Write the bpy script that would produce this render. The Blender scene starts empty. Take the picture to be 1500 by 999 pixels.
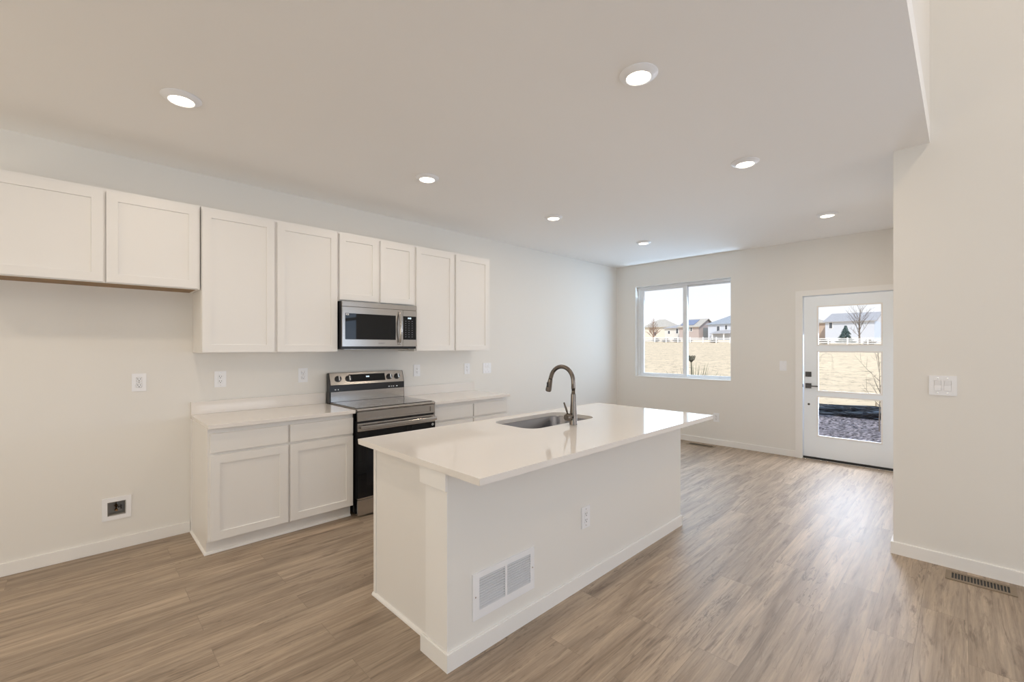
import bpy, bmesh, math, random
from mathutils import Vector, Matrix
random.seed(7)
PI = math.pi
SC = bpy.context.scene
COL = SC.collection

# ------------------------------------------------------------------ camera
cam = bpy.data.cameras.new('camera')
camo = bpy.data.objects.new('camera', cam)
COL.objects.link(camo)
CAM_YAW = 0.7948
cam.sensor_width = 36.0
cam.lens = 648.65 * 36.0 / 1500.0
cam.shift_y = (507.8 - 499.5) / 1500.0
cam.clip_start = 0.02
cam.clip_end = 1000
camo.location = (0.0, -4.2385, 1.4462)
camo.rotation_euler = (PI / 2, 0, CAM_YAW - PI / 2)
SC.camera = camo

# ------------------------------------------------------------------ exposure
SC.view_settings.view_transform = 'Standard'
SC.view_settings.look = 'None'
SC.view_settings.exposure = -0.04
SC.view_settings.gamma = 1.0
SC.view_settings.use_curve_mapping = False
SC.cycles.use_denoising = True
SC.cycles.max_bounces = 12
SC.cycles.diffuse_bounces = 8
SC.cycles.glossy_bounces = 5
SC.cycles.transparent_max_bounces = 12
SC.cycles.caustics_reflective = False
SC.cycles.caustics_refractive = False
SC.cycles.sample_clamp_indirect = 6.0

# ------------------------------------------------------------------ sky + sun
W = bpy.data.worlds.new('sky')
SC.world = W
W.use_nodes = True
nt = W.node_tree
nt.nodes.clear()
o_ = nt.nodes.new('ShaderNodeOutputWorld')
bg = nt.nodes.new('ShaderNodeBackground')
tc = nt.nodes.new('ShaderNodeTexCoord')
sx = nt.nodes.new('ShaderNodeSeparateXYZ')
cr = nt.nodes.new('ShaderNodeValToRGB')
cr.color_ramp.elements[0].position = 0.0
cr.color_ramp.elements[0].color = (1.0, 1.0, 1.0, 1)
cr.color_ramp.elements[1].position = 0.6
cr.color_ramp.elements[1].color = (0.55, 0.72, 1.0, 1)
nt.links.new(tc.outputs['Generated'], sx.inputs[0])
nt.links.new(sx.outputs['Z'], cr.inputs[0])
nt.links.new(cr.outputs[0], bg.inputs[0])
bg.inputs[1].default_value = 1.12
nt.links.new(bg.outputs[0], o_.inputs[0])


def sun(name, direction, energy, color, angle=0.01):
    l = bpy.data.lights.new(name, 'SUN')
    l.energy = energy
    l.color = color
    l.angle = angle
    o = bpy.data.objects.new(name, l)
    o.rotation_euler = Vector(direction).to_track_quat('-Z', 'Y').to_euler()
    o.location = (-10, 10, 20)
    COL.objects.link(o)
    return o


sun('sun', (0.55, 0.42, -0.72), 3.0, (1.0, 0.95, 0.86))


def area(name, loc, direction, sx_, sy_, power, color, spread=PI):
    l = bpy.data.lights.new(name, 'AREA')
    l.shape = 'RECTANGLE'
    l.size = sx_
    l.size_y = sy_
    l.energy = power
    l.color = color
    l.spread = spread
    o = bpy.data.objects.new(name, l)
    o.location = loc
    o.rotation_euler = Vector(direction).to_track_quat('-Z', 'Z').to_euler()
    COL.objects.link(o)
    return o


DAY = (0.88, 0.92, 1.0)
WARM = (1.0, 0.84, 0.66)
# daylight through the great-room windows behind and to the right of the camera
area('daylight_great_room', (0.6, -8.45, 1.5), (0, 1, 0.35), 1.8, 2.2, 45, DAY)
area('daylight_great_room_two', (2.9, -8.45, 1.5), (0, 1, 0.35), 1.6, 2.2, 45, DAY)
area('daylight_upper', (1.8, -8.45, 4.0), (0, 1, -0.1), 3.6, 1.2, 8, (1.0, 0.92, 0.82))
area('daylight_back', (-3.5, -5.6, 1.7), (1, 0, 0), 2.4, 2.0, 46, (0.64, 0.84, 1.0))
area('daylight_far_window', (6.97, -1.13, 1.72), (-1, 0, -0.3), 2.4, 1.8, 44, (0.56, 0.78, 1.0), 2.6)
area('daylight_far_door', (6.97, -3.25, 1.25), (-1, 0, -0.5), 0.8, 1.8, 80, (0.78, 0.86, 1.0), 2.5)
area('daylight_right_window', (4.36, -6.0, 1.45), (-1, 0, 0), 1.5, 2.2, 24, (0.45, 0.68, 1.0))
area('fill_back_kitchen', (-3.5, -1.9, 1.4), (1, 0, 0.3), 1.8, 1.8, 50, (1.0, 0.87, 0.66))  # warm fill lamp added by the unseen back wall, no window built there
for _x, _y in ((0.4, -3.1), (-1.3, -1.2), (-1.3, -3.1)):     # the rest of the ceiling-light grid, behind the camera
    area('downlight_behind_camera', (_x, _y, 2.79), (0, 0, -1), 0.11, 0.11, 4.5, WARM)
# warm lamp high up in the two-storey space
area('great_room_lamp', (2.2, -5.6, 5.1), (0.35, 0.0, -1), 0.3, 0.3, 20, (1.0, 0.74, 0.48))

DOWNLIGHT_POWER = 4.8
LENS_EMIT = 9.0

# ------------------------------------------------------------------ materials
MATS = {}


def mat(name, base, rough=0.5, metal=0.0, spec=0.5, emit=None, estr=0.0, noise=None, bump=None, coat=0.0):
    """noise: (scale, amount) albedo variation; bump: (scale, strength, distance)"""
    m = bpy.data.materials.new(name)
    m.use_nodes = True
    t = m.node_tree
    b = t.nodes['Principled BSDF']
    b.inputs['Base Color'].default_value = (*base, 1)
    b.inputs['Roughness'].default_value = rough
    b.inputs['Metallic'].default_value = metal
    b.inputs['Specular IOR Level'].default_value = spec
    b.inputs['Coat Weight'].default_value = coat
    if emit:
        b.inputs['Emission Color'].default_value = (*emit, 1)
        b.inputs['Emission Strength'].default_value = estr
    if noise or bump:
        c = t.nodes.new('ShaderNodeTexCoord')
    if noise:
        n = t.nodes.new('ShaderNodeTexNoise')
        n.inputs['Scale'].default_value = noise[0]
        n.inputs['Detail'].default_value = 5
        t.links.new(c.outputs['Object'], n.inputs['Vector'])
        r = t.nodes.new('ShaderNodeValToRGB')
        a = noise[1]
        r.color_ramp.elements[0].position = 0.3
        r.color_ramp.elements[1].position = 0.7
        r.color_ramp.elements[0].color = (*[max(0, x * (1 - a)) for x in base], 1)
        r.color_ramp.elements[1].color = (*[min(1, x * (1 + a)) for x in base], 1)
        t.links.new(n.outputs['Fac'], r.inputs[0])
        t.links.new(r.outputs[0], b.inputs['Base Color'])
    if bump:
        n2 = t.nodes.new('ShaderNodeTexNoise')
        n2.inputs['Scale'].default_value = bump[0]
        n2.inputs['Detail'].default_value = 3
        t.links.new(c.outputs['Object'], n2.inputs['Vector'])
        bp = t.nodes.new('ShaderNodeBump')
        bp.inputs['Strength'].default_value = bump[1]
        bp.inputs['Distance'].default_value = bump[2]
        t.links.new(n2.outputs['Fac'], bp.inputs['Height'])
        t.links.new(bp.outputs[0], b.inputs['Normal'])
    MATS[name] = m
    return m


M_wall = mat('wall_paint', (0.80, 0.785, 0.755), 0.85, spec=0.25, bump=(260, 0.06, 0.002))
M_ceil = mat('ceiling_paint', (0.90, 0.895, 0.89), 0.9, spec=0.2, bump=(220, 0.06, 0.002))
M_trim = mat('trim_paint', (0.86, 0.85, 0.835), 0.45, spec=0.4)
M_cab = mat('cabinet_paint', (0.82, 0.805, 0.785), 0.42, spec=0.45)
M_raw = mat('raw_wood_underside', (0.30, 0.19, 0.09), 0.6, noise=(14, 0.2))
M_quartz = mat('white_quartz', (0.81, 0.775, 0.74), 0.06, spec=0.6, noise=(900, 0.02))
M_black = mat('black_enamel', (0.012, 0.012, 0.014), 0.25)
M_blackglass = mat('black_glass', (0.006, 0.007, 0.009), 0.03, spec=0.35)
M_knob = mat('black_knob', (0.02, 0.02, 0.022), 0.3)
M_chrome = mat('polished_steel', (0.75, 0.75, 0.75), 0.12, metal=1.0)
M_white = mat('white_plastic', (0.86, 0.87, 0.90), 0.35)
M_slot = mat('dark_slot', (0.03, 0.03, 0.03), 0.6)
M_vinyl = mat('window_vinyl', (0.80, 0.83, 0.87), 0.35)
M_doorp = mat('door_paint', (0.88, 0.93, 0.98), 0.4, spec=0.4)
M_faucet = mat('spot_resist_steel', (0.19, 0.165, 0.145), 0.26, metal=1.0)
M_rubber = mat('black_rubber', (0.015, 0.015, 0.015), 0.6)
M_brass = mat('aged_brass', (0.28, 0.17, 0.08), 0.35, metal=1.0)
M_boxgrey = mat('grey_recess', (0.42, 0.40, 0.37), 0.6)
M_gun = mat('gunmetal', (0.10, 0.10, 0.105), 0.35, metal=1.0)
M_bronze = mat('bronze_register', (0.30, 0.235, 0.165), 0.4, metal=0.6)
M_lens = mat('lamp_lens', (1, 0.95, 0.88), 0.4, emit=(1.0, 0.86, 0.68), estr=LENS_EMIT)
M_display = mat('display_digits', (0.1, 0.1, 0.1), 0.4, emit=(0.75, 0.9, 1.0), estr=2.2)
M_sticker = mat('white_sticker', (0.85, 0.86, 0.88), 0.4)
M_print = mat('grey_print', (0.22, 0.22, 0.23), 0.4)
M_keys = mat('key_print', (0.22, 0.23, 0.25), 0.4)


def steel(name, base, rough, axis):
    """brushed stainless: fine noise stretched along one axis drives the roughness"""
    m = mat(name, base, rough, metal=1.0)
    t = m.node_tree
    b = t.nodes['Principled BSDF']
    c = t.nodes.new('ShaderNodeTexCoord')
    mp = t.nodes.new('ShaderNodeMapping')
    mp.inputs['Scale'].default_value = axis
    n = t.nodes.new('ShaderNodeTexNoise')
    n.inputs['Scale'].default_value = 60
    n.inputs['Detail'].default_value = 4
    r = t.nodes.new('ShaderNodeMapRange')
    r.inputs['To Min'].default_value = rough * 0.75
    r.inputs['To Max'].default_value = rough * 1.35
    t.links.new(c.outputs['Object'], mp.inputs[0])
    t.links.new(mp.outputs[0], n.inputs['Vector'])
    t.links.new(n.outputs['Fac'], r.inputs['Value'])
    t.links.new(r.outputs[0], b.inputs['Roughness'])
    return m


M_steel = steel('brushed_stainless', (0.50, 0.475, 0.45), 0.20, (0.05, 8, 8))
M_sink = steel('sink_stainless', (0.30, 0.30, 0.32), 0.20, (0.2, 4, 4))


def glass_mat(name, tint=(1, 1, 1), refl=0.06):
    m = bpy.data.materials.new(name)
    m.use_nodes = True
    t = m.node_tree
    t.nodes.clear()
    o = t.nodes.new('ShaderNodeOutputMaterial')
    tr = t.nodes.new('ShaderNodeBsdfTransparent')
    tr.inputs[0].default_value = (*tint, 1)
    g = t.nodes.new('ShaderNodeBsdfGlossy')
    g.inputs['Roughness'].default_value = 0.0
    mx = t.nodes.new('ShaderNodeMixShader')
    fr = t.nodes.new('ShaderNodeFresnel')
    fr.inputs[0].default_value = 1.35
    ge = t.nodes.new('ShaderNodeNewGeometry')
    iv = t.nodes.new('ShaderNodeMath')
    iv.operation = 'SUBTRACT'
    iv.inputs[0].default_value = 1.0
    mu = t.nodes.new('ShaderNodeMath')
    mu.operation = 'MULTIPLY'
    t.links.new(ge.outputs['Backfacing'], iv.inputs[1])
    t.links.new(fr.outputs[0], mu.inputs[0])
    t.links.new(iv.outputs[0], mu.inputs[1])
    t.links.new(mu.outputs[0], mx.inputs[0])
    t.links.new(tr.outputs[0], mx.inputs[1])
    t.links.new(g.outputs[0], mx.inputs[2])
    t.links.new(mx.outputs[0], o.inputs[0])
    return m


M_glass = glass_mat('clear_glass')


def floor_mat():
    m = bpy.data.materials.new('oak_plank_floor')
    m.use_nodes = True
    t = m.node_tree
    b = t.nodes['Principled BSDF']
    N = t.nodes.new
    L = t.links.new
    c = N('ShaderNodeTexCoord')
    mp = N('ShaderNodeMapping')
    mp.inputs['Location'].default_value = (0.31, 0.07, 0)
    L(c.outputs['Object'], mp.inputs[0])
    br = N('ShaderNodeTexBrick')
    br.offset = 0.37
    br.offset_frequency = 2
    br.inputs['Scale'].default_value = 1.0
    br.inputs['Brick Width'].default_value = 1.22
    br.inputs['Row Height'].default_value = 0.182
    br.inputs['Mortar Size'].default_value = 0.0011
    br.inputs['Mortar Smooth'].default_value = 0.2
    br.inputs['Color1'].default_value = (0, 0, 0, 1)
    br.inputs['Color2'].default_value = (1, 1, 1, 1)
    br.inputs['Mortar'].default_value = (0.5, 0.5, 0.5, 1)
    L(mp.outputs[0], br.inputs['Vector'])
    rnd = N('ShaderNodeMath')
    rnd.operation = 'MULTIPLY'
    rnd.inputs[1].default_value = 37.0
    L(br.outputs['Color'], rnd.inputs[0])

    def noise(scale, mul, detail, dist, rough=0.6):
        mm = N('ShaderNodeMapping')
        mm.inputs['Scale'].default_value = mul
        L(c.outputs['Object'], mm.inputs[0])
        n = N('ShaderNodeTexNoise')
        n.noise_dimensions = '4D'
        n.inputs['Scale'].default_value = scale
        n.inputs['Detail'].default_value = detail
        n.inputs['Roughness'].default_value = rough
        n.inputs['Distortion'].default_value = dist
        L(mm.outputs[0], n.inputs['Vector'])
        L(rnd.outputs[0], n.inputs['W'])
        return n

    big = noise(1.0, (0.7, 9.0, 1), 5, 1.2)
    fine = noise(1.0, (2.6, 60.0, 1), 6, 0.8, 0.75)
    streak = noise(1.0, (1.5, 19.0, 1), 7, 2.2, 0.7)
    r1 = N('ShaderNodeValToRGB')
    e = r1.color_ramp.elements
    e[0].position = 0.30
    e[0].color = FLOOR_DARK
    e[1].position = 0.68
    e[1].color = FLOOR_LIGHT
    L(big.outputs['Fac'], r1.inputs[0])
    # per-plank tone
    pt = N('ShaderNodeMapRange')
    pt.inputs['To Min'].default_value = 0.93
    pt.inputs['To Max'].default_value = 1.06
    L(br.outputs['Color'], pt.inputs['Value'])
    mx0 = N('ShaderNodeVectorMath')
    mx0.operation = 'SCALE'
    L(r1.outputs[0], mx0.inputs[0])
    L(pt.outputs[0], mx0.inputs['Scale'])
    # fine grain
    fg = N('ShaderNodeMapRange')
    fg.inputs['From Min'].default_value = 0.3
    fg.inputs['From Max'].default_value = 0.7
    fg.inputs['To Min'].default_value = 0.66
    fg.inputs['To Max'].default_value = 1.22
    L(fine.outputs['Fac'], fg.inputs['Value'])
    mx1 = N('ShaderNodeVectorMath')
    mx1.operation = 'SCALE'
    L(mx0.outputs[0], mx1.inputs[0])
    L(fg.outputs[0], mx1.inputs['Scale'])
    # dark figure streaks
    sr = N('ShaderNodeValToRGB')
    e = sr.color_ramp.elements
    e[0].position = 0.35
    e[0].color = (1, 1, 1, 1)
    e[1].position = 0.47
    e[1].color = (0, 0, 0, 1)
    L(streak.outputs['Fac'], sr.inputs[0])
    sm = N('ShaderNodeMath')
    sm.operation = 'MULTIPLY'
    sm.inputs[1].default_value = 0.75
    L(sr.outputs[0], sm.inputs[0])
    mx2 = N('ShaderNodeMix')
    mx2.data_type = 'RGBA'
    L(sm.outputs[0], mx2.inputs[0])
    L(mx1.outputs[0], mx2.inputs[6])
    mx2.inputs[7].default_value = FLOOR_STREAK
    # thin dark checks and knots
    ck_ = noise(1.0, (2.0, 15.0, 1), 4, 1.0, 0.6)
    mk_ = noise(1.0, (1.1, 5.0, 1), 2, 0.6, 0.5)
    d_ = N('ShaderNodeMath')
    d_.operation = 'SUBTRACT'
    d_.inputs[1].default_value = 0.5
    L(ck_.outputs['Fac'], d_.inputs[0])
    ab = N('ShaderNodeMath')
    ab.operation = 'ABSOLUTE'
    L(d_.outputs[0], ab.inputs[0])
    lr = N('ShaderNodeMapRange')
    lr.inputs['From Min'].default_value = 0.0
    lr.inputs['From Max'].default_value = 0.016
    lr.inputs['To Min'].default_value = 1.0
    lr.inputs['To Max'].default_value = 0.0
    L(ab.outputs[0], lr.inputs['Value'])
    mr = N('ShaderNodeMapRange')
    mr.inputs['From Min'].default_value = 0.54
    mr.inputs['From Max'].default_value = 0.68
    mr.inputs['To Min'].default_value = 0.0
    mr.inputs['To Max'].default_value = 0.8
    L(mk_.outputs['Fac'], mr.inputs['Value'])
    mm_ = N('ShaderNodeMath')
    mm_.operation = 'MULTIPLY'
    L(lr.outputs[0], mm_.inputs[0])
    L(mr.outputs[0], mm_.inputs[1])
    mxc = N('ShaderNodeMix')
    mxc.data_type = 'RGBA'
    L(mm_.outputs[0], mxc.inputs[0])
    L(mx2.outputs[2], mxc.inputs[6])
    mxc.inputs[7].default_value = (0.055, 0.038, 0.026, 1)
    # seams
    mx3 = N('ShaderNodeMix')
    mx3.data_type = 'RGBA'
    sf = N('ShaderNodeMath')
    sf.operation = 'MULTIPLY'
    sf.inputs[1].default_value = 0.45
    L(br.outputs['Fac'], sf.inputs[0])
    L(sf.outputs[0], mx3.inputs[0])
    L(mxc.outputs[2], mx3.inputs[6])
    mx3.inputs[7].default_value = (0.08, 0.06, 0.045, 1)
    L(mx3.outputs[2], b.inputs['Base Color'])
    rr = N('ShaderNodeMapRange')
    rr.inputs['To Min'].default_value = 0.42
    rr.inputs['To Max'].default_value = 0.58
    L(fine.outputs['Fac'], rr.inputs['Value'])
    L(rr.outputs[0], b.inputs['Roughness'])
    b.inputs['Specular IOR Level'].default_value = 1.0
    bp = N('ShaderNodeBump')
    bp.inputs['Strength'].default_value = 0.12
    bp.inputs['Distance'].default_value = 0.002
    L(fine.outputs['Fac'], bp.inputs['Height'])
    L(bp.outputs[0], b.inputs['Normal'])
    return m


FLOOR_DARK = (0.245, 0.178, 0.122, 1)
FLOOR_LIGHT = (0.50, 0.39, 0.285, 1)
FLOOR_STREAK = (0.13, 0.088, 0.058, 1)
M_floor = floor_mat()

# outside
M_field = mat('dry_grass', (0.74, 0.60, 0.42), 0.95, spec=0.1, noise=(0.9, 0.10))
_t = M_field.node_tree
_c = _t.nodes.new('ShaderNodeTexCoord')
_n = _t.nodes.new('ShaderNodeTexNoise')
_n.inputs['Scale'].default_value = 2.6
_n.inputs['Detail'].default_value = 7
_n.inputs['Roughness'].default_value = 0.72
_r = _t.nodes.new('ShaderNodeValToRGB')
_r.color_ramp.elements[0].position = 0.36
_r.color_ramp.elements[0].color = (0.45, 0.44, 0.42, 1)
_r.color_ramp.elements[1].position = 0.47
_r.color_ramp.elements[1].color = (1, 1, 1, 1)
_x = _t.nodes.new('ShaderNodeVectorMath')
_x.operation = 'MULTIPLY'
_b = _t.nodes['Principled BSDF']
_src = _b.inputs['Base Color'].links[0].from_socket
_t.links.new(_c.outputs['Object'], _n.inputs['Vector'])
_t.links.new(_n.outputs['Fac'], _r.inputs[0])
_t.links.new(_src, _x.inputs[0])
_t.links.new(_r.outputs[0], _x.inputs[1])
_t.links.new(_x.outputs[0], _b.inputs['Base Color'])
M_soil = mat('churned_soil', (0.25, 0.225, 0.24), 0.95, spec=0.1, noise=(16, 0.92), bump=(14, 1.0, 0.12))
M_rail = mat('white_vinyl_fence', (0.88, 0.88, 0.88), 0.5)
M_silt = mat('black_geotextile', (0.016, 0.024, 0.036), 0.24, spec=0.8, bump=(7, 0.8, 0.05))
_t = M_silt.node_tree
_c = _t.nodes.new('ShaderNodeTexCoord')
_m = _t.nodes.new('ShaderNodeMapping')
_m.inputs['Scale'].default_value = (6, 1.6, 26)
_m.inputs['Rotation'].default_value = (0.10, 0, 0)
_n = _t.nodes.new('ShaderNodeTexNoise')
_n.inputs['Scale'].default_value = 1.6
_n.inputs['Detail'].default_value = 6
_n.inputs['Distortion'].default_value = 0.8
_r = _t.nodes.new('ShaderNodeValToRGB')
_r.color_ramp.elements[0].position = 0.50
_r.color_ramp.elements[0].color = (0.012, 0.017, 0.028, 1)
_r.color_ramp.elements[1].position = 0.72
_r.color_ramp.elements[1].color = (0.26, 0.34, 0.44, 1)  # blue-white glints on the fabric, painted into its colour as pale streaks
_t.links.new(_c.outputs['Object'], _m.inputs[0])
_t.links.new(_m.outputs[0], _n.inputs['Vector'])
_t.links.new(_n.outputs['Fac'], _r.inputs[0])
_t.links.new(_r.outputs[0], _t.nodes['Principled BSDF'].inputs['Base Color'])
M_stake = mat('pine_stake', (0.45, 0.34, 0.22), 0.8)
M_bark = mat('grey_bark', (0.20, 0.16, 0.13), 0.9)
M_rust = mat('russet_twigs', (0.36, 0.24, 0.18), 0.9)
M_spruce = mat('blue_spruce_needles', (0.08, 0.125, 0.12), 0.9, noise=(2, 0.4))
M_yucca = mat('olive_leaf', (0.19, 0.20, 0.12), 0.8, noise=(20, 0.3))
M_seed = mat('dry_seed_head', (0.17, 0.155, 0.11), 0.9)
M_pane = mat('dark_house_pane', (0.10, 0.11, 0.13), 0.15)
M_roofgrey = mat('grey_shingles', (0.42, 0.41, 0.42), 0.95, noise=(3, 0.12))
M_roofblue = mat('slate_shingles', (0.34, 0.37, 0.41), 0.95, noise=(3, 0.12))
M_rooftan = mat('tan_shingles', (0.50, 0.46, 0.40), 0.95, noise=(3, 0.12))
M_solar = mat('solar_cells', (0.20, 0.23, 0.34), 0.3)
M_hwhite = mat('white_siding', (0.66, 0.69, 0.76), 0.8)
M_hpale = mat('pale_siding', (0.78, 0.76, 0.72), 0.8)
M_hrose = mat('rose_taupe_siding', (0.55, 0.46, 0.43), 0.8)
M_hcream = mat('cream_siding', (0.80, 0.74, 0.64), 0.8)
M_hbrown = mat('brown_siding', (0.60, 0.46, 0.36), 0.8)
M_hgrey = mat('grey_siding', (0.30, 0.31, 0.31), 0.8)
M_hblue = mat('pale_blue_siding', (0.64, 0.72, 0.86), 0.8)

# ------------------------------------------------------------------ mesh helpers


def nb():
    return bmesh.new()


def box(bm, x0, x1, y0, y1, z0, z1, bev=0.0, seg=2):
    x0, x1 = min(x0, x1), max(x0, x1)
    y0, y1 = min(y0, y1), max(y0, y1)
    z0, z1 = min(z0, z1), max(z0, z1)
    t = bmesh.new()
    v = [t.verts.new((x, y, z)) for x in (x0, x1) for y in (y0, y1) for z in (z0, z1)]
    for f in ((0, 1, 3, 2), (4, 6, 7, 5), (0, 4, 5, 1), (2, 3, 7, 6), (0, 2, 6, 4), (1, 5, 7, 3)):
        t.faces.new([v[i] for i in f])
    if bev > 0:
        bmesh.ops.bevel(t, geom=list(t.edges), offset=bev, segments=seg, affect='EDGES', profile=0.6)
    merge(bm, t)
    return bm


def merge(bm, t, mtx=None):
    if mtx is not None:
        bmesh.ops.transform(t, matrix=mtx, verts=list(t.verts))
    me = bpy.data.meshes.new('tmp')
    t.to_mesh(me)
    t.free()
    bm.from_mesh(me)
    bpy.data.meshes.remove(me)
    return bm


def quad(bm, pts):
    return bm.faces.new([bm.verts.new(p) for p in pts])


def frame_axes(d):
    d = Vector(d).normalized()
    a = Vector((0, 0, 1)) if abs(d.z) < 0.9 else Vector((1, 0, 0))
    u = d.cross(a).normalized()
    return u, u.cross(d).normalized()


def tube(bm, pts, radii, seg=12, caps=True):
    pts = [Vector(p) for p in pts]
    if not isinstance(radii, (list, tuple)):
        radii = [radii] * len(pts)
    rings = []
    u = None
    for i, p in enumerate(pts):
        d = (pts[min(i + 1, len(pts) - 1)] - pts[max(i - 1, 0)]).normalized()
        if u is None:
            u, w = frame_axes(d)
        else:
            u = (u - d * u.dot(d)).normalized()
            w = d.cross(u)
        rings.append([bm.verts.new(p + (u * math.cos(2 * PI * k / seg) + w * math.sin(2 * PI * k / seg)) * radii[i]) for k in range(seg)])
    for a, b in zip(rings, rings[1:]):
        for k in range(seg):
            bm.faces.new([a[k], a[(k + 1) % seg], b[(k + 1) % seg], b[k]])
    if caps:
        bm.faces.new(rings[0][::-1])
        bm.faces.new(rings[-1])
    return bm


def lathe(bm, prof, c=(0, 0, 0), seg=32, axis='Z', close=True):
    """prof: list of (r, h)"""
    rings = []
    for r, h in prof:
        ring = []
        for k in range(seg):
            a = 2 * PI * k / seg
            p = (r * math.cos(a), r * math.sin(a), h)
            if axis == 'Y':
                p = (p[0], h, p[1])
            elif axis == 'X':
                p = (h, p[0], p[1])
            ring.append(bm.verts.new((p[0] + c[0], p[1] + c[1], p[2] + c[2])))
        rings.append(ring)
    for a, b in zip(rings, rings[1:]):
        for k in range(seg):
            bm.faces.new([a[k], a[(k + 1) % seg], b[(k + 1) % seg], b[k]])
    if close:
        for r in (rings[0], rings[-1]):
            if (r[0].co - r[seg // 2].co).length > 1e-6:
                bm.faces.new(r)
    return bm


def prism(bm, poly, axis, a, b):
    """poly 2-D points extruded along axis from a to b. axis X: (y,z); Y: (x,z); Z: (x,y)"""
    def P(p, h):
        return {'X': (h, p[0], p[1]), 'Y': (p[0], h, p[1]), 'Z': (p[0], p[1], h)}[axis]
    A = [bm.verts.new(P(p, a)) for p in poly]
    B = [bm.verts.new(P(p, b)) for p in poly]
    n = len(poly)
    for i in range(n):
        bm.faces.new([A[i], A[(i + 1) % n], B[(i + 1) % n], B[i]])
    bm.faces.new(A[::-1])
    bm.faces.new(B)
    return bm


def panel_holes(bm, axis, u0, u1, v0, v1, t0, t1, holes):
    """slab with rectangular holes. axis 'Y': u=x, v=z, t=y ; axis 'X': u=y, v=z, t=x ; 'Z': u=x, v=y, t=z"""
    us = sorted({u0, u1, *[h[0] for h in holes], *[h[1] for h in holes]})
    vs = sorted({v0, v1, *[h[2] for h in holes], *[h[3] for h in holes]})

    def P(u, v, t):
        return {'Y': (u, t, v), 'X': (t, u, v), 'Z': (u, v, t)}[axis]
    cache = {}

    def V(i, j, k):
        if (i, j, k) not in cache:
            cache[(i, j, k)] = bm.verts.new(P(us[i], vs[j], (t0, t1)[k]))
        return cache[(i, j, k)]

    def solid(i, j):
        if i < 0 or j < 0 or i >= len(us) - 1 or j >= len(vs) - 1:
            return False
        cu, cv = (us[i] + us[i + 1]) / 2, (vs[j] + vs[j + 1]) / 2
        return not any(h[0] < cu < h[1] and h[2] < cv < h[3] for h in holes)
    for i in range(len(us) - 1):
        for j in range(len(vs) - 1):
            if not solid(i, j):
                continue
            for k in (0, 1):
                bm.faces.new([V(i, j, k), V(i + 1, j, k), V(i + 1, j + 1, k), V(i, j + 1, k)])
            if not solid(i - 1, j):
                bm.faces.new([V(i, j, 0), V(i, j + 1, 0), V(i, j + 1, 1), V(i, j, 1)])
            if not solid(i + 1, j):
                bm.faces.new([V(i + 1, j, 0), V(i + 1, j + 1, 0), V(i + 1, j + 1, 1), V(i + 1, j, 1)])
            if not solid(i, j - 1):
                bm.faces.new([V(i, j, 0), V(i + 1, j, 0), V(i + 1, j, 1), V(i, j, 1)])
            if not solid(i, j + 1):
                bm.faces.new([V(i, j + 1, 0), V(i + 1, j + 1, 0), V(i + 1, j + 1, 1), V(i, j + 1, 1)])
    return bm


def obj(name, bm, m, parent=None, smooth=None, local=False):
    """link a bmesh as one object; world coordinates unless local (parent rotation aside)"""
    if parent is not None and not local:
        r = parent
        off = Vector((0, 0, 0))
        while r is not None:
            off += r.location
            r = r.parent
        bmesh.ops.translate(bm, vec=-off, verts=list(bm.verts))
    bmesh.ops.recalc_face_normals(bm, faces=list(bm.faces))
    me = bpy.data.meshes.new(name)
    bm.to_mesh(me)
    bm.free()
    if smooth is not None:
        for p in me.polygons:
            p.use_smooth = True
        me.set_sharp_from_angle(angle=math.radians(smooth))
    if m:
        me.materials.append(m)
    o = bpy.data.objects.new(name, me)
    COL.objects.link(o)
    if parent is not None:
        o.parent = parent
    return o


def root(name, label, cat, loc=(0, 0, 0), rz=0.0, group=None):
    o = bpy.data.objects.new(name, None)
    o.empty_display_size = 0.1
    COL.objects.link(o)
    o.location = loc
    o.rotation_euler = (0, 0, rz)
    o['label'] = label
    o['category'] = cat
    if group:
        o['group'] = group
    return o


def tag(o, label, cat, group=None):
    o['label'] = label
    o['category'] = cat
    if group:
        o['group'] = group
    return o


def struct(name, bm=None, m=None, parent=None, loc=(0, 0, 0), **kw):
    if bm is None:
        o = bpy.data.objects.new(name, None)
        o.location = loc
        COL.objects.link(o)
    else:
        o = obj(name, bm, m, parent, **kw)
    if parent is None:
        o['kind'] = 'structure'
    return o


def copy_tree(o, parent=None):
    c = o.copy()
    COL.objects.link(c)
    if parent is not None:
        c.parent = parent
    for ch in list(o.children):
        copy_tree(ch, c)
    return c


def text_bm(s, size, depth=0.0004):
    cu = bpy.data.curves.new('t', 'FONT')
    cu.body = s
    cu.size = size
    cu.extrude = depth
    cu.align_x = 'CENTER'
    cu.align_y = 'CENTER'
    o = bpy.data.objects.new('t', cu)
    COL.objects.link(o)
    dg = bpy.context.evaluated_depsgraph_get()
    me = bpy.data.meshes.new_from_object(o.evaluated_get(dg))
    bm = bmesh.new()
    bm.from_mesh(me)
    bpy.data.meshes.remove(me)
    bpy.data.objects.remove(o)
    bpy.data.curves.remove(cu)
    return bm


def place_text(s, size, loc, tilt=0.0):
    """text standing upright, reading toward -Y"""
    bm = text_bm(s, size)
    bmesh.ops.transform(bm, matrix=Matrix.Translation(loc) @ Matrix.Rotation(PI / 2 + tilt, 4, 'X'), verts=list(bm.verts))
    return bm


# ------------------------------------------------------------------ room shell
HC = 2.816      # kitchen ceiling
HT = 5.2        # two-storey ceiling
XF = 6.7187     # far wall
XR = 4.084      # right partition face
YR = -3.895     # its corner
YE = -4.0815    # edge of the low ceiling
XB, YB = -3.6, -8.6

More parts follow.
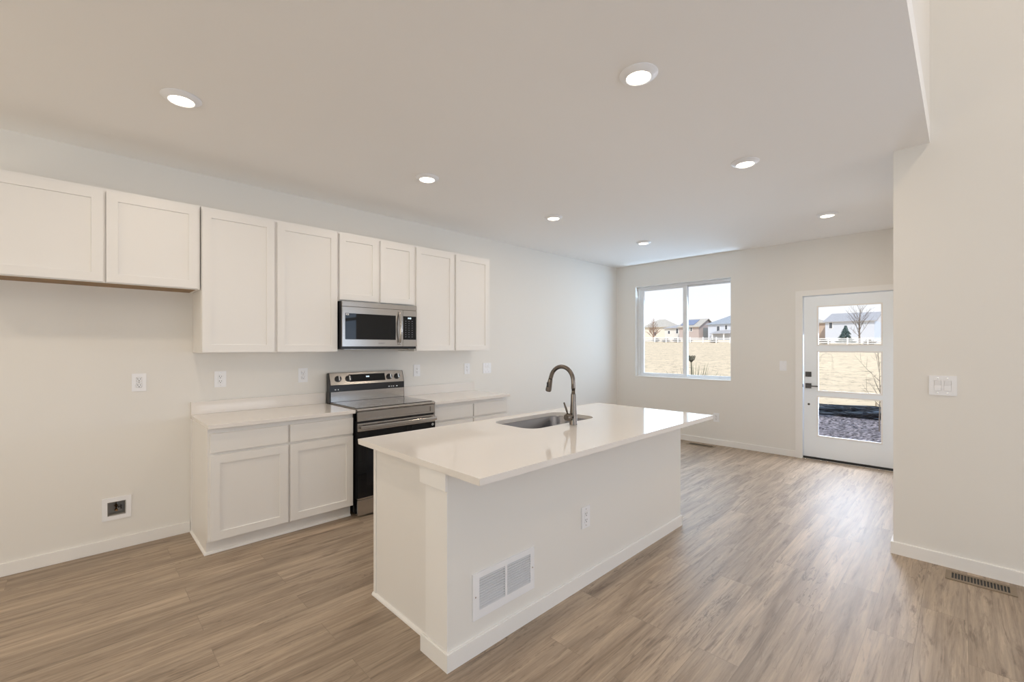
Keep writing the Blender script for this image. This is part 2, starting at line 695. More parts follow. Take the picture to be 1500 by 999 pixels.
bm = nb()
box(bm, XB, XF + 0.16, YB, 0.12, -0.06, 0.0)
struct('floor', bm, M_floor)
bm = nb()
box(bm, XB, XF + 0.16, YE, 0.12, HC, HC + 0.14)
struct('ceiling', bm, M_ceil)
bm = nb()
box(bm, XB, XR + 0.12, YB, YE, HT, HT + 0.12)
struct('ceiling_upper', bm, M_ceil)
bm = nb()
box(bm, XB, XR, YE, YE + 0.12, HC + 0.14, HT)
struct('wall_upper', bm, M_wall)
bm = nb()
BOXH = (0.151, 0.250, 0.243, 0.342)
panel_holes(bm, 'Y', XB, XF + 0.16, 0, HC, 0.0, 0.12, [BOXH])
struct('wall_left', bm, M_wall)
WIN = (-1.893, -0.365, 0.945, 2.448)
DOOR = (-3.722, -2.768, 0.0, 2.112)
bm = nb()
panel_holes(bm, 'X', YR - 0.12, 0.0, 0, HC, XF, XF + 0.16, [WIN, DOOR])
struct('wall_far', bm, M_wall)
bm = nb()
RWIN = (-6.75, -5.30, 0.30, 2.50)
panel_holes(bm, 'X', YB, YR, 0, HT, XR, XR + 0.12, [RWIN])
box(bm, XR + 0.12, XF, YR - 0.12, YR, 0, HC)
struct('wall_right', bm, M_wall)
bm = nb()
box(bm, XB - 0.12, XB, YB, 0.12, 0, HT)
struct('wall_back', bm, M_wall)
bm = nb()
box(bm, XB, XR + 0.12, YB - 0.12, YB, 0, HT)
struct('wall_front', bm, M_wall)

BBH, BBT = 0.083, 0.014


def baseboard(name, x0, x1, y0, y1):
    b = nb()
    box(b, x0, x1, y0, y1, 0, BBH, 0.003)
    return struct(name, b, M_trim)


baseboard('baseboard_left', XB, 0.628, -BBT, -0.0005)
baseboard('baseboard_kitchen', 3.505, XF - 0.001, -BBT, -0.0005)
baseboard('baseboard_far', XF - BBT, XF - 0.0005, -2.703, -BBT - 0.001)
b = nb()
prism(b, [(XR - 0.0005, YB), (XR - BBT, YB), (XR - BBT, YR + BBT), (XF - BBT - 0.001, YR + BBT), (XF - BBT - 0.001, YR + 0.0005), (XR - 0.0005, YR + 0.0005)], 'Z', 0, BBH)
bmesh.ops.bevel(b, geom=[e for e in b.edges if all(v.co.z > BBH - 0.001 for v in e.verts)], offset=0.003, segments=2, affect='EDGES')
struct('baseboard_right', b, M_trim)

# ---- window in the far wall
wn = struct('window_1', loc=(XF, -1.129, 0.945))
y0, y1, z0, z1 = WIN
b = nb()     # drywall-return liner, painted sill
box(b, XF - 0.006, XF + 0.085, y0, y1, z0, z0 + 0.014, 0.002)
obj('window_sill', b, M_trim, wn)
b = nb()
panel_holes(b, 'X', y0 + 0.001, y1 - 0.001, z0 + 0.0145, z1 - 0.001, XF + 0.085, XF + 0.158, [(y0 + 0.032, y1 - 0.045, z0 + 0.036, z1 - 0.040)])
obj('window_frame', b, M_vinyl, wn)
b = nb()     # sliding sash at the left of the picture
ys0, ys1 = -1.211, y1 - 0.047
panel_holes(b, 'X', ys0, ys1, z0 + 0.038, z1 - 0.042, XF + 0.088, XF + 0.118, [(-1.146, ys1 - 0.058, z0 + 0.066, z1 - 0.070)])
sash = obj('sash', b, M_vinyl, wn)
b = nb()
box(b, XF + 0.100, XF + 0.106, -1.146, ys1 - 0.058, z0 + 0.066, z1 - 0.070)
obj('pane', b, M_glass, sash)
b = nb()     # fixed lite at the right
panel_holes(b, 'X', y0 + 0.034, -1.185, z0 + 0.038, z1 - 0.042, XF + 0.122, XF + 0.15, [(y0 + 0.036, -1.211, z0 + 0.060, z1 - 0.062)])
fx = obj('fixed_frame', b, M_vinyl, wn)
b = nb()
box(b, XF + 0.132, XF + 0.138, y0 + 0.036, -1.211, z0 + 0.060, z1 - 0.062)
obj('pane', b, M_glass, fx)
b = nb()
box(b, XF + 0.080, XF + 0.088, -1.200, -1.165, 1.66, 1.72, 0.003)
obj('sash_latch', b, M_vinyl, wn)

wn2 = struct('window_2', loc=(XR, -6.0, 0.30))
y0, y1, z0, z1 = RWIN
b = nb()
panel_holes(b, 'X', y0 + 0.001, y1 - 0.001, z0 + 0.001, z1 - 0.001, XR + 0.04, XR + 0.11, [(y0 + 0.05, y1 - 0.05, z0 + 0.05, 2.00), (y0 + 0.05, y1 - 0.05, 2.06, z1 - 0.05)])
obj('window_frame', b, M_vinyl, wn2)
b = nb()
box(b, XR + 0.072, XR + 0.078, y0 + 0.05, y1 - 0.05, z0 + 0.05, 2.00)
box(b, XR + 0.072, XR + 0.078, y0 + 0.05, y1 - 0.05, 2.06, z1 - 0.05)
obj('pane', b, M_glass, wn2)

# ---- glazed door in the far wall
dr = struct('door_1', loc=(XF, -3.245, 0))
b = nb()     # casing around the opening
CW = 0.070
panel_holes(b, 'X', -3.722 - CW + 0.01, -2.772 + CW, 0.0, 2.098 + CW, XF - 0.017, XF - 0.0008, [(-3.715, -2.778, -1, 2.102)])
bmesh.ops.delete(b, geom=[f for f in b.faces if all(v.co.z < 0 for v in f.verts)], context='FACES')
obj('door_casing', b, M_trim, dr)
b = nb()     # jamb lining
panel_holes(b, 'X', -3.7215, -2.7685, 0.0, 2.1115, XF - 0.0005, XF + 0.159, [(-3.708, -2.783, -1, 2.097)])
obj('door_jamb', b, M_doorp, dr)
LX0, LX1 = XF + 0.012, XF + 0.056
G = [(-3.5667, -2.9436, 1.4715, 1.951), (-3.5667, -2.9436, 0.8860, 1.379), (-3.5667, -2.9436, 0.312, 0.810)]
b = nb()
panel_holes(b, 'X', -3.7035, -2.7885, 0.035, 2.0915, LX0, LX1, G)
leaf = obj('door_leaf', b, M_doorp, dr)
for g in G:
    b = nb()
    panel_holes(b, 'X', g[0] - 0.012, g[1] + 0.012, g[2] - 0.012, g[3] + 0.012, LX0 - 0.005, LX0 - 0.0003, [(g[0] + 0.004, g[1] - 0.004, g[2] + 0.004, g[3] - 0.004)])
    obj('glazing_bead', b, M_trim, leaf)
    b = nb()
    box(b, LX0 + 0.018, LX0 + 0.024, g[0], g[1], g[2], g[3])
    obj('pane', b, M_glass, leaf)
b = nb()
box(b, XF + 0.004, XF + 0.15, -3.708, -2.783, 0.0, 0.034)
obj('weather_sweep', b, M_rubber, dr)
b = nb()
box(b, XF - 0.016, XF + 0.004, -3.715, -2.778, 0.0, 0.012, 0.003)
obj('threshold', b, M_chrome, dr)
b = nb()     # square rose deadbolt
box(b, LX0 - 0.012, LX0 - 0.0003, -2.873, -2.808, 1.059, 1.124, 0.003)
db = obj('deadbolt', b, M_gun, dr)
b = nb()
box(b, LX0 - 0.034, LX0 - 0.012, -2.848, -2.834, 1.078, 1.106, 0.003)
obj('thumb_turn', b, M_gun, db)
b = nb()
box(b, LX0 - 0.012, LX0 - 0.0003, -2.873, -2.808, 0.911, 0.976, 0.003)
hd = obj('door_handle', b, M_gun, dr)
b = nb()
tube(b, [(LX0 - 0.012, -2.8405, 0.943), (LX0 - 0.05, -2.8405, 0.943)], 0.010, 12)
box(b, LX0 - 0.058, LX0 - 0.046, -2.955, -2.830, 0.936, 0.950, 0.003)
obj('lever', b, M_gun, hd)
b = nb()
lathe(b, [(0.0, LX0 - 0.006), (0.013, LX0 - 0.004), (0.014, LX0 - 0.0003)], (0, -2.844, 0.706), 16, 'X')
obj('door_plug', b, M_gun, dr)
b = nb()
box(b, XF - 0.004, XF + 0.012, -2.7836, -2.774, 0.925, 0.962)
obj('strike_plate', b, M_gun, dr)

# ------------------------------------------------------------------ cabinets


def shaker(bm, x0, x1, z0, z1, yb, th=0.020, stile=0.057, rec=0.009):
    yf = yb - th
    X = (x0, x0 + stile, x1 - stile, x1)
    Z = (z0, z0 + stile, z1 - stile, z1)
    yr = yf + rec
    O = [bm.verts.new((x, yf, z)) for x, z in ((X[0], Z[0]), (X[3], Z[0]), (X[3], Z[3]), (X[0], Z[3]))]
    I = [bm.verts.new((x, yf, z)) for x, z in ((X[1], Z[1]), (X[2], Z[1]), (X[2], Z[2]), (X[1], Z[2]))]
    s = 0.0015
    R = [bm.verts.new((x, yr, z)) for x, z in ((X[1] + s, Z[1] + s), (X[2] - s, Z[1] + s), (X[2] - s, Z[2] - s), (X[1] + s, Z[2] - s))]
    B = [bm.verts.new((x, yb, z)) for x, z in ((X[0], Z[0]), (X[3], Z[0]), (X[3], Z[3]), (X[0], Z[3]))]
    for i in range(4):
        j = (i + 1) % 4
        bm.faces.new([O[i], O[j], I[j], I[i]])
        bm.faces.new([I[i], I[j], R[j], R[i]])
        bm.faces.new([O[i], B[i], B[j], O[j]])
    bm.faces.new(R)
    bm.faces.new(B[::-1])
    ed = [e for e in bm.edges if all(v in O for v in e.verts)]
    bmesh.ops.bevel(bm, geom=ed, offset=0.0018, segments=2, affect='EDGES')
    return bm


UF = -0.325     # face-frame plane of the wall cabinets


def wall_cabinet(label, x0, x1, z0, z1, doors, dz0, dz1, raw=False):
    t = root('wall_cabinet', label, 'cabinet', ((x0 + x1) / 2, 0, z0), group=None)
    b = nb()
    # carcass: sides, top, back, face frame
    box(b, x0, x0 + 0.016, UF, -0.001, z0, z1)
    box(b, x1 - 0.016, x1, UF, -0.001, z0, z1)
    box(b, x0 + 0.016, x1 - 0.016, UF, -0.001, z1 - 0.016, z1)
    box(b, x0 + 0.016, x1 - 0.016, -0.008, -0.001, z0, z1 - 0.016)
    box(b, x0 + 0.016, x1 - 0.016, UF, UF + 0.019, z0, z1 - 0.016)
    obj('body', b, M_cab, t)
    b = nb()
    box(b, x0 + 0.0165, x1 - 0.0165, UF + 0.0195, -0.0085, z0 + 0.004, z0 + 0.014)
    o = obj('underside_panel', b, M_raw if raw else M_cab, t)
    if raw:
        o['label'] = 'bare brown wood underside'
    for a, c in doors:
        b = nb()
        shaker(b, a, c, dz0, dz1, UF - 0.0005)
        obj('door', b, M_cab, t)
    return t


wall_cabinet('short white two-door wall cabinet at far left above the empty refrigerator bay', -0.535, 0.6395, 1.862, 2.476,
             [(-0.522, 0.1195), (0.1335, 0.6270)], 1.8665, 2.4560, raw=True)
wall_cabinet('tall white two-door wall cabinet left of the microwave', 0.6470, 1.6580, 1.400, 2.476,
             [(0.6500, 1.1370), (1.1575, 1.6490)], 1.4035, 2.4560)
wall_cabinet('small white two-door wall cabinet directly above the microwave', 1.6590, 2.4470, 1.8560, 2.476,
             [(1.6685, 2.0395), (2.0640, 2.4355)], 1.8660, 2.4560)
wall_cabinet('tall white two-door wall cabinet right of the microwave, last of the row', 2.4480, 3.4720, 1.400, 2.476,
             [(2.4600, 2.9375), (2.9620, 3.4440)], 1.4035, 2.4560)

CH = 0.9116     # worktop height
CT = 0.0285
BF = -0.605     # face-frame plane of the base cabinets


def base_cabinet(label, x0, x1, cols, side_shoe=False):
    t = root('base_cabinet', label, 'cabinet', ((x0 + x1) / 2, 0, 0))
    zt = CH - CT - 0.0008
    kick = -0.556
    b = nb()
    prof = [(-0.001, 0.0), (kick, 0.0), (kick, 0.100), (BF, 0.100), (BF, zt), (-0.001, zt)]
    prism(b, prof, 'X', x0, x0 + 0.016)
    prism(b, prof, 'X', x1 - 0.016, x1)
    box(b, x0 + 0.016, x1 - 0.016, BF, BF + 0.019, 0.100, zt)
    box(b, x0 + 0.016, x1 - 0.016, BF + 0.019, -0.001, 0.100, 0.114)
    box(b, x0 + 0.016, x1 - 0.016, -0.012, -0.001, 0.114, zt)
    obj('body', b, M_cab, t)
    b = nb()
    box(b, x0 + 0.0165, x1 - 0.0165, kick, kick + 0.012, 0.0, 0.0995)
    obj('toe_kick', b, M_cab, t)
    b = nb()
    r = 0.013
    q = [(kick, 0.0)] + [(kick - r * math.cos(a), r * 1.25 * math.sin(a)) for a in [i * PI / 12 for i in range(7)]]
    prism(b, q, 'X', x0 - (r if side_shoe else 0), x1)
    if side_shoe:
        q = [(x0, 0.0)] + [(x0 - r * math.cos(a), r * 1.25 * math.sin(a)) for a in [i * PI / 12 for i in range(7)]]
        prism(b, q, 'Y', kick, -BBT - 0.001)
    obj('shoe_moulding', b, M_trim, t)
    if side_shoe:      # scribe strip against the wall
        b = nb()
        box(b, x0 - 0.006, x0 - 0.0003, -0.030, -0.0155, 0.018, zt, 0.001)
        obj('scribe_moulding', b, M_trim, t)
    for a, c in cols:
        b = nb()
        box(b, a, c, BF - 0.0205, BF - 0.0005, 0.7140, 0.8455, 0.0018)
        obj('drawer', b, M_cab, t)
        b = nb()
        shaker(b, a, c, 0.105, 0.6935, BF - 0.0005)
        obj('door', b, M_cab, t)
    return t


base_cabinet('white base cabinet with two drawers and two doors, left of the range', 0.6370, 1.6690, [(0.6505, 1.1500), (1.1660, 1.6640)], True)
base_cabinet('white base cabinet right of the range, mostly hidden behind the island', 2.4790, 3.4880, [(2.4880, 2.9700), (2.9860, 3.4770)])


def worktop(label, x0, x1):
    t = root('worktop', label, 'countertop', ((x0 + x1) / 2, 0, CH - CT))
    b = nb()
    box(b, x0, x1, -0.6525, -0.0012, CH - CT, CH, 0.002)
    obj('slab', b, M_quartz, t)
    b = nb()
    box(b, x0, x1, -0.0205, -0.0012, CH + 0.0003, CH + 0.1016, 0.0015)
    obj('backsplash', b, M_quartz, t)
    return t


worktop('white quartz worktop with low backsplash left of the range', 0.6325, 1.6740)
worktop('white quartz worktop with low backsplash right of the range', 2.4740, 3.4935)

# ------------------------------------------------------------------ range
rg = root('range', 'stainless steel freestanding electric range with black glass oven door', 'stove', (2.074, -0.02, 0))
RX0, RX1, RF = 1.6830, 2.4650, -0.650
b = nb()
box(b, RX0, RX1, -0.600, -0.030, 0.030, 0.890)
box(b, RX0 + 0.004, RX1 - 0.004, -0.648, -0.600, 0.150, 0.812)
obj('body', b, M_black, rg)
for sx_ in (RX0 + 0.05, RX1 - 0.05):
    for sy_ in (-0.55, -0.08):
        b = nb()
        lathe(b, [(0.018, 0.0), (0.018, 0.006), (0.010, 0.010), (0.010, 0.030)], (sx_, sy_, 0), 12)
        obj('foot', b, M_black, rg)
b = nb()     # cooktop frame with its rolled front
prism(b, [(-0.100, 0.890), (-0.100, 0.919), (-0.652, 0.919), (-0.660, 0.913), (-0.662, 0.905), (-0.650, 0.890)], 'X', RX0, RX1)
obj('cooktop_frame', b, M_steel, rg, smooth=30)
b = nb()
box(b, RX0 + 0.010, RX1 - 0.010, -0.630, -0.102, 0.9192, 0.9235, 0.0015)
ck = obj('cooktop_glass', b, mat('cooktop_glass', (0.03, 0.028, 0.027), 0.06, spec=0.9, coat=0.6), rg)
for cx_, cy_, r_ in ((1.88, -0.49, 0.105), (2.27, -0.49, 0.085), (1.88, -0.24, 0.075), (2.27, -0.24, 0.105), (2.075, -0.22, 0.06)):
    b = nb()
    lathe(b, [(r_, 0.92355), (r_, 0.9238), (r_ - 0.003, 0.9238), (r_ - 0.003, 0.92355)], (cx_, cy_, 0), 40, close=False)
    obj('burner_ring', b, M_print, ck)
b = nb()     # front panel under the cooktop with its long recess
x0, x1 = RX0 + 0.002, RX1 - 0.002
panel_holes(b, 'Y', x0, x1, 0.8125, 0.8895, RF - 0.012, RF + 0.0, [(x0 + 0.045, x1 - 0.045, 0.828, 0.874)])
box(b, x0 + 0.045, x1 - 0.045, RF - 0.004, RF, 0.828, 0.874)
obj('front_panel', b, M_steel, rg)
# oven door
b = nb()
box(b, x0, x1, RF - 0.022, RF - 0.0005, 0.727, 0.795, 0.003)
od = obj('oven_door', b, M_steel, rg)
b = nb()
box(b, x0, x1, RF - 0.022, RF - 0.0005, 0.164, 0.7265, 0.002)
obj('oven_glass', b, M_blackglass, od)
b = nb()
box(b, x0 + 0.075, x1 - 0.075, RF - 0.0226, RF - 0.0221, 0.26, 0.62)
obj('oven_window', b, mat('oven_window', (0.010, 0.011, 0.014), 0.05, spec=0.35), od)
b = nb()
box(b, x0, x1, RF - 0.022, RF - 0.0005, 0.150, 0.1635, 0.001)
obj('door_lip', b, M_steel, od)
b = nb()
hz = 0.763
box(b, x0 + 0.012, x1 - 0.012, RF - 0.072, RF - 0.052, hz - 0.016, hz + 0.016, 0.006, 3)
for sx_ in (x0 + 0.03, x1 - 0.03):
    box(b, sx_ - 0.012, sx_ + 0.012, RF - 0.056, RF - 0.0225, hz - 0.012, hz + 0.012, 0.003)
obj('handle', b, M_steel, od, smooth=30)
b = nb()
lathe(b, [(0.011, RF - 0.0224), (0.011, RF - 0.0228), (0.006, RF - 0.0228), (0.006, RF - 0.0224)], (x1 - 0.03, 0, 0.702), 20, 'Y', close=False)
obj('round_mark', b, M_sticker, od)
b = nb()
box(b, x0, x1, RF - 0.020, RF - 0.0005, 0.016, 0.1465, 0.003)
obj('storage_drawer', b, M_steel, rg)
# backguard
b = nb()
prism(b, [(-0.028, 0.890), (-0.028, 1.190), (-0.052, 1.197), (-0.060, 1.192), (-0.094, 1.085), (-0.094, 1.020), (-0.099, 0.919), (-0.099, 0.890)], 'X', RX0 - 0.004, RX1 + 0.002)
bgd = obj('backguard', b, M_black, rg, smooth=20)
b = nb()
prism(b, [(-0.0545, 1.1985), (-0.0635, 1.1935), (-0.1000, 1.0835), (-0.0945, 1.0835), (-0.0600, 1.1925)], 'X', RX0 + 0.006, RX1 - 0.006)
cp = obj('control_panel', b, M_steel, bgd)
b = nb()
box(b, RX0 + 0.006, RX1 - 0.006, -0.1035, -0.0998, 0.9245, 1.019, 0.001)
obj('splash_panel', b, M_steel, bgd)
tilt = -math.atan2(0.0365, 0.110)


def on_panel(x, s, off):
    """point on the tilted control panel: s = 0 bottom .. 1 top, off = distance in front"""
    a = Vector((x, -0.1000, 1.0835)).lerp(Vector((x, -0.0635, 1.1935)), s)
    n = Vector((0, -0.110, 0.0365)).normalized()
    return a + n * off


def on_panel_m(x, s, off):
    # local Z -> panel normal, local X -> world X
    n = Vector((0, -0.110, 0.0365)).normalized()
    up = Vector((0, 0.0365, 0.110)).normalized()
    m = Matrix(((1, up.x, n.x), (0, up.y, n.y), (0, up.z, n.z)))
    return Matrix.Translation(on_panel(x, s, off)) @ m.to_4x4()


b = nb()
tb = nb()
box(tb, -0.19, 0.19, -0.037, 0.037, 0, 0.0012)
merge(b, tb, on_panel_m(2.062, 0.52, 0.0002))
ds = obj('display', b, M_blackglass, cp)
tb = text_bm('0:00', 0.020)
bmesh.ops.transform(tb, matrix=on_panel_m(2.065, 0.60, 0.0018), verts=list(tb.verts))
obj('clock_digits', tb, M_display, ds)
for kx in (1.765, 1.868, 2.300, 2.388):
    b = nb()
    tb = nb()
    lathe(tb, [(0.030, 0.0), (0.030, 0.004), (0.026, 0.006), (0.023, 0.024), (0.020, 0.026), (0.0, 0.026)], (0, 0, 0), 28)
    merge(b, tb, on_panel_m(kx, 0.50, 0.0003))
    k = obj('knob', b, M_knob, cp, smooth=35)
    b = nb()
    tb = nb()
    box(tb, -0.006, 0.006, -0.022, 0.022, 0.0262, 0.033, 0.002)
    merge(b, tb, on_panel_m(kx, 0.50, 0.0003))
    obj('knob_grip', b, M_chrome, k)
for dx, w in ((0.045, 0.014), (0.075, 0.010), (0.60, 0.018), (0.632, 0.010), (0.655, 0.010), (0.69, 0.016)):
    b = nb()
    box(b, RX0 + dx, RX0 + dx + w, -0.0952, -0.0942, 1.034, 1.043)
    obj('printed_mark', b, M_sticker, bgd)

# ------------------------------------------------------------------ microwave
mw = root('microwave', 'stainless over-the-range microwave oven hung under the small wall cabinet', 'microwave', (2.045, -0.2, 1.425))
MX0, MX1, MF = 1.6665, 2.4280, -0.385
b = nb()
box(b, MX0, MX1, MF, -0.002, 1.426, 1.853, 0.002)
obj('body', b, M_black, mw)
b = nb()
box(b, MX0 + 0.001, MX1 - 0.001, MF - 0.018, MF - 0.0004, 1.805, 1.8525, 0.003)
obj('vent_strip', b, M_steel, mw)
MD = 2.2680
b = nb()
panel_holes(b, 'Y', MX0 + 0.001, MD, 1.449, 1.8025, MF - 0.018, MF - 0.0004, [(MX0 + 0.026, MD - 0.075, 1.5115, 1.745)])
md = obj('door', b, M_steel, mw)
b = nb()
box(b, MX0 + 0.0265, MD - 0.0755, MF - 0.0165, MF - 0.001, 1.512, 1.7445)
wg = obj('door_glass', b, M_blackglass, md)
b = nb()
panel_holes(b, 'Y', MX0 + 0.034, MX0 + 0.061, 1.728, 1.741, MF - 0.0172, MF - 0.0167, [(MX0 + 0.040, MX0 + 0.055, 1.732, 1.737)])
obj('sticker', b, M_sticker, wg)
b = nb()
hx = MD - 0.040
pts, rad = [], []
for i in range(13):
    s = i / 12
    bow = math.sin(PI * s)
    pts.append((hx, MF - 0.028 - 0.030 * bow, 1.468 + s * 0.315))
    rad.append(0.0105 + 0.0035 * bow)
tube(b, pts, rad, 14)
for z in (1.480, 1.771):
    box(b, hx - 0.008, hx + 0.008, MF - 0.034, MF - 0.0182, z - 0.010, z + 0.010, 0.002)
obj('handle', b, M_steel, md, smooth=40)
b = nb()
panel_holes(b, 'Y', MD + 0.003, MX1 - 0.001, 1.449, 1.8025, MF - 0.018, MF - 0.0004, [(MD + 0.006, MX1 - 0.008, 1.515, 1.745)])
mc = obj('control_panel', b, M_steel, mw)
b = nb()
box(b, MD + 0.0065, MX1 - 0.0085, MF - 0.0165, MF - 0.001, 1.5155, 1.7445)
kp = obj('keypad', b, M_blackglass, mc)
b = place_text('0:00', 0.022, (2.345, MF - 0.0168, 1.725))
obj('clock_digits', b, M_display, kp)
for r_ in range(8):
    for c_ in range(3):
        b = nb()
        box(b, MD + 0.030 + c_ * 0.036, MD + 0.040 + c_ * 0.036, MF - 0.0169, MF - 0.0166, 1.694 - r_ * 0.022, 1.699 - r_ * 0.022)
        obj('key_legend', b, M_keys, kp)
b = place_text('SAMSUNG', 0.014, (2.045, MF - 0.0184, 1.478))
obj('nameplate', b, M_print, md)
b = nb()
box(b, MX0 + 0.05, MX1 - 0.05, -0.33, -0.10, 1.4185, 1.4255, 0.002)
obj('grease_filter', b, M_steel, mw)

# ------------------------------------------------------------------ island
IX0, IX1 = 1.1566, 3.5358
IY0, IY1 = -1.7921, -2.8743
isl = root('kitchen_island', 'white painted kitchen island base with a corner pilaster and baseboard', 'island', (2.34, -2.2, 0))
KX0, KX1, KY = 1.1790, 3.5010, -2.6287
zt = CH - CT - 0.0008
b = nb()
VG = (1.3555, 1.7117, 0.2000, 0.3520)
panel_holes(b, 'Y', KX0, KX1, 0, zt, KY, KY + 0.010, [VG])
box(b, KX0, KX0 + 0.012, KY + 0.010, -2.458, 0, zt)
box(b, KX1 - 0.012, KX1, KY + 0.010, -2.458, 0, zt)
box(b, KX0 + 0.012, KX1 - 0.012, -2.468, -2.458, 0, zt)
obj('knee_wall', b, M_wall, isl)
b = nb()
EX = 1.2380
box(b, EX, EX + 0.018, -2.4575, -1.8300, 0.0, zt, 0.001)
obj('end_panel', b, M_cab, isl)
b = nb()
box(b, EX - 0.006, EX - 0.0003, -1.856, -1.830, 0.018, zt, 0.0015)
obj('corner_strip', b, M_trim, isl)
b = nb()
box(b, KX1 - 0.05, KX1 - 0.032, -2.4575, -1.8300, 0.0, zt, 0.001)
obj('end_panel', b, M_cab, isl)
b = nb()     # cabinet fronts on the range side
box(b, EX + 0.0185, KX1 - 0.0505, -1.850, -1.832, 0.10, zt)
box(b, EX + 0.0185, KX1 - 0.0505, -1.905, -1.890, 0.0, 0.0995)
box(b, EX + 0.0185, KX1 - 0.0505, -2.457, -1.8505, 0.100, 0.114)
obj('cabinet_box', b, M_cab, isl)
n = 4
wx = (KX1 - 0.0505 - EX - 0.0185) / n
for i in range(n):
    a = EX + 0.0185 + i * wx
    b = nb()
    shaker(b, a + 0.006, a + wx - 0.006, 0.105, 0.845, 0.0)
    bmesh.ops.transform(b, matrix=Matrix.Translation((2 * a + wx, -1.8318, 0)) @ Matrix.Rotation(PI, 4, 'Z'), verts=list(b.verts))
    obj('door', b, M_cab, isl)
b = nb()     # cap block under the worktop on the pilaster
box(b, KX0 - 0.014, KX0 - 0.0003, KY, -2.4210, 0.8005, zt, 0.0015)
obj('pilaster_cap', b, M_trim, isl)
b = nb()     # corner board of the pilaster
box(b, KX0 - 0.0045, KX0 - 0.0003, KY, -2.4580, BBH + 0.001, 0.8000, 0.001)
obj('pilaster_face', b, M_trim, isl)
b = nb()     # baseboard round end and long side
prism(b, [(KX0 - 0.0003, -2.4275), (KX0 - BBT, -2.4275), (KX0 - BBT, KY - BBT), (KX1 + 0.0, KY - BBT), (KX1 + 0.0, KY - 0.0003), (KX0 - 0.0003, KY - 0.0003)], 'Z', 0, BBH)
bmesh.ops.bevel(b, geom=[e for e in b.edges if all(v.co.z > BBH - 0.001 for v in e.verts)], offset=0.004, segments=2, affect='EDGES')
obj('baseboard', b, M_trim, isl)
b = nb()
r = 0.014
q = [(EX - 0.0003, 0.0)] + [(EX - 0.0003 - r * math.cos(a), 1.3 * r * math.sin(a)) for a in [i * PI / 12 for i in range(7)]]
prism(b, q, 'Y', -2.4270, -1.8235)
obj('shoe_moulding', b, M_trim, isl, smooth=30)
b = nb()
box(b, VG[0] - 0.02, VG[1] + 0.02, KY + 0.020, KY + 0.028, VG[2] - 0.02, VG[3] + 0.02)
obj('duct_lining', b, M_slot, isl)

# worktop with the sink cut-out
SX0, SX1, SY0, SY1, SR = 2.085, 2.825, -2.296, -1.890, 0.10


def rrect(x0, x1, y0, y1, r, n=8):
    pts = []
    for cx_, cy_, a0 in ((x1 - r, y1 - r, 0), (x0 + r, y1 - r, PI / 2), (x0 + r, y0 + r, PI), (x1 - r, y0 + r, 1.5 * PI)):
        for i in range(n + 1):
            a = a0 + i / n * PI / 2
            pts.append((cx_ + r * math.cos(a), cy_ + r * math.sin(a)))
    return pts


def slab_hole(bm, outer, inner, z0, z1):
    for z in (z0, z1):
        t = bmesh.new()
        for loop in (outer, inner):
            vs = [t.verts.new((p[0], p[1], z)) for p in loop]
            for i in range(len(vs)):
                t.edges.new((vs[i], vs[(i + 1) % len(vs)]))
        bmesh.ops.triangle_fill(t, use_beauty=True, use_dissolve=False, edges=list(t.edges))
        merge(bm, t)
    for loop in (outer, inner):
        n_ = len(loop)
        A = [bm.verts.new((p[0], p[1], z0)) for p in loop]
        B = [bm.verts.new((p[0], p[1], z1)) for p in loop]
        for i in range(n_):
            bm.faces.new([A[i], A[(i + 1) % n_], B[(i + 1) % n_], B[i]])
    bmesh.ops.remove_doubles(bm, verts=list(bm.verts), dist=1e-5)
    return bm


b = nb()
slab_hole(b, [(IX0, IY1), (IX1, IY1), (IX1, IY0), (IX0, IY0)], rrect(SX0, SX1, SY0, SY1, SR), CH - CT, CH)
ed = [e for e in b.edges if len(e.link_faces) == 2 and e.calc_face_angle(0) > 1.2 and
      all(min(abs(v.co.x - IX0), abs(v.co.x - IX1), abs(v.co.y - IY0), abs(v.co.y - IY1)) < 1e-4 for v in e.verts)]
bmesh.ops.bevel(b, geom=ed, offset=0.002, segments=2, affect='EDGES')
iw = tag(obj('island_worktop', b, M_quartz), 'glossy white quartz island worktop with a sink cut-out', 'countertop')

sk = root('sink', 'undermount stainless steel sink bowl set into the island worktop', 'sink', (2.455, -2.09, CH - CT - 0.21))
b = nb()
zs = CH - CT - 0.0006
loops = []
for off, z, r_ in ((0.022, zs, SR + 0.02), (-0.004, zs, SR), (-0.006, zs - 0.004, SR), (-0.012, zs - 0.150, SR - 0.005), (-0.030, zs - 0.185, SR - 0.015), (-0.075, zs - 0.198, SR - 0.05)):
    loops.append([(p[0], p[1], z) for p in rrect(SX0 - off, SX1 + off, SY0 - off, SY1 + off, r_)])
rings = [[b.verts.new(p) for p in l] for l in loops]
for A, B in zip(rings, rings[1:]):
    for i in range(len(A)):
        b.faces.new([A[i], A[(i + 1) % len(A)], B[(i + 1) % len(A)], B[i]])
b.faces.new(rings[-1])
obj('bowl', b, M_sink, sk, smooth=50)
b = nb()
lathe(b, [(0.0, zs - 0.1965), (0.035, zs - 0.1965), (0.044, zs - 0.1945), (0.050, zs - 0.1975)], (2.455, -2.06, 0), 28)
obj('drain', b, M_chrome, sk, smooth=40)

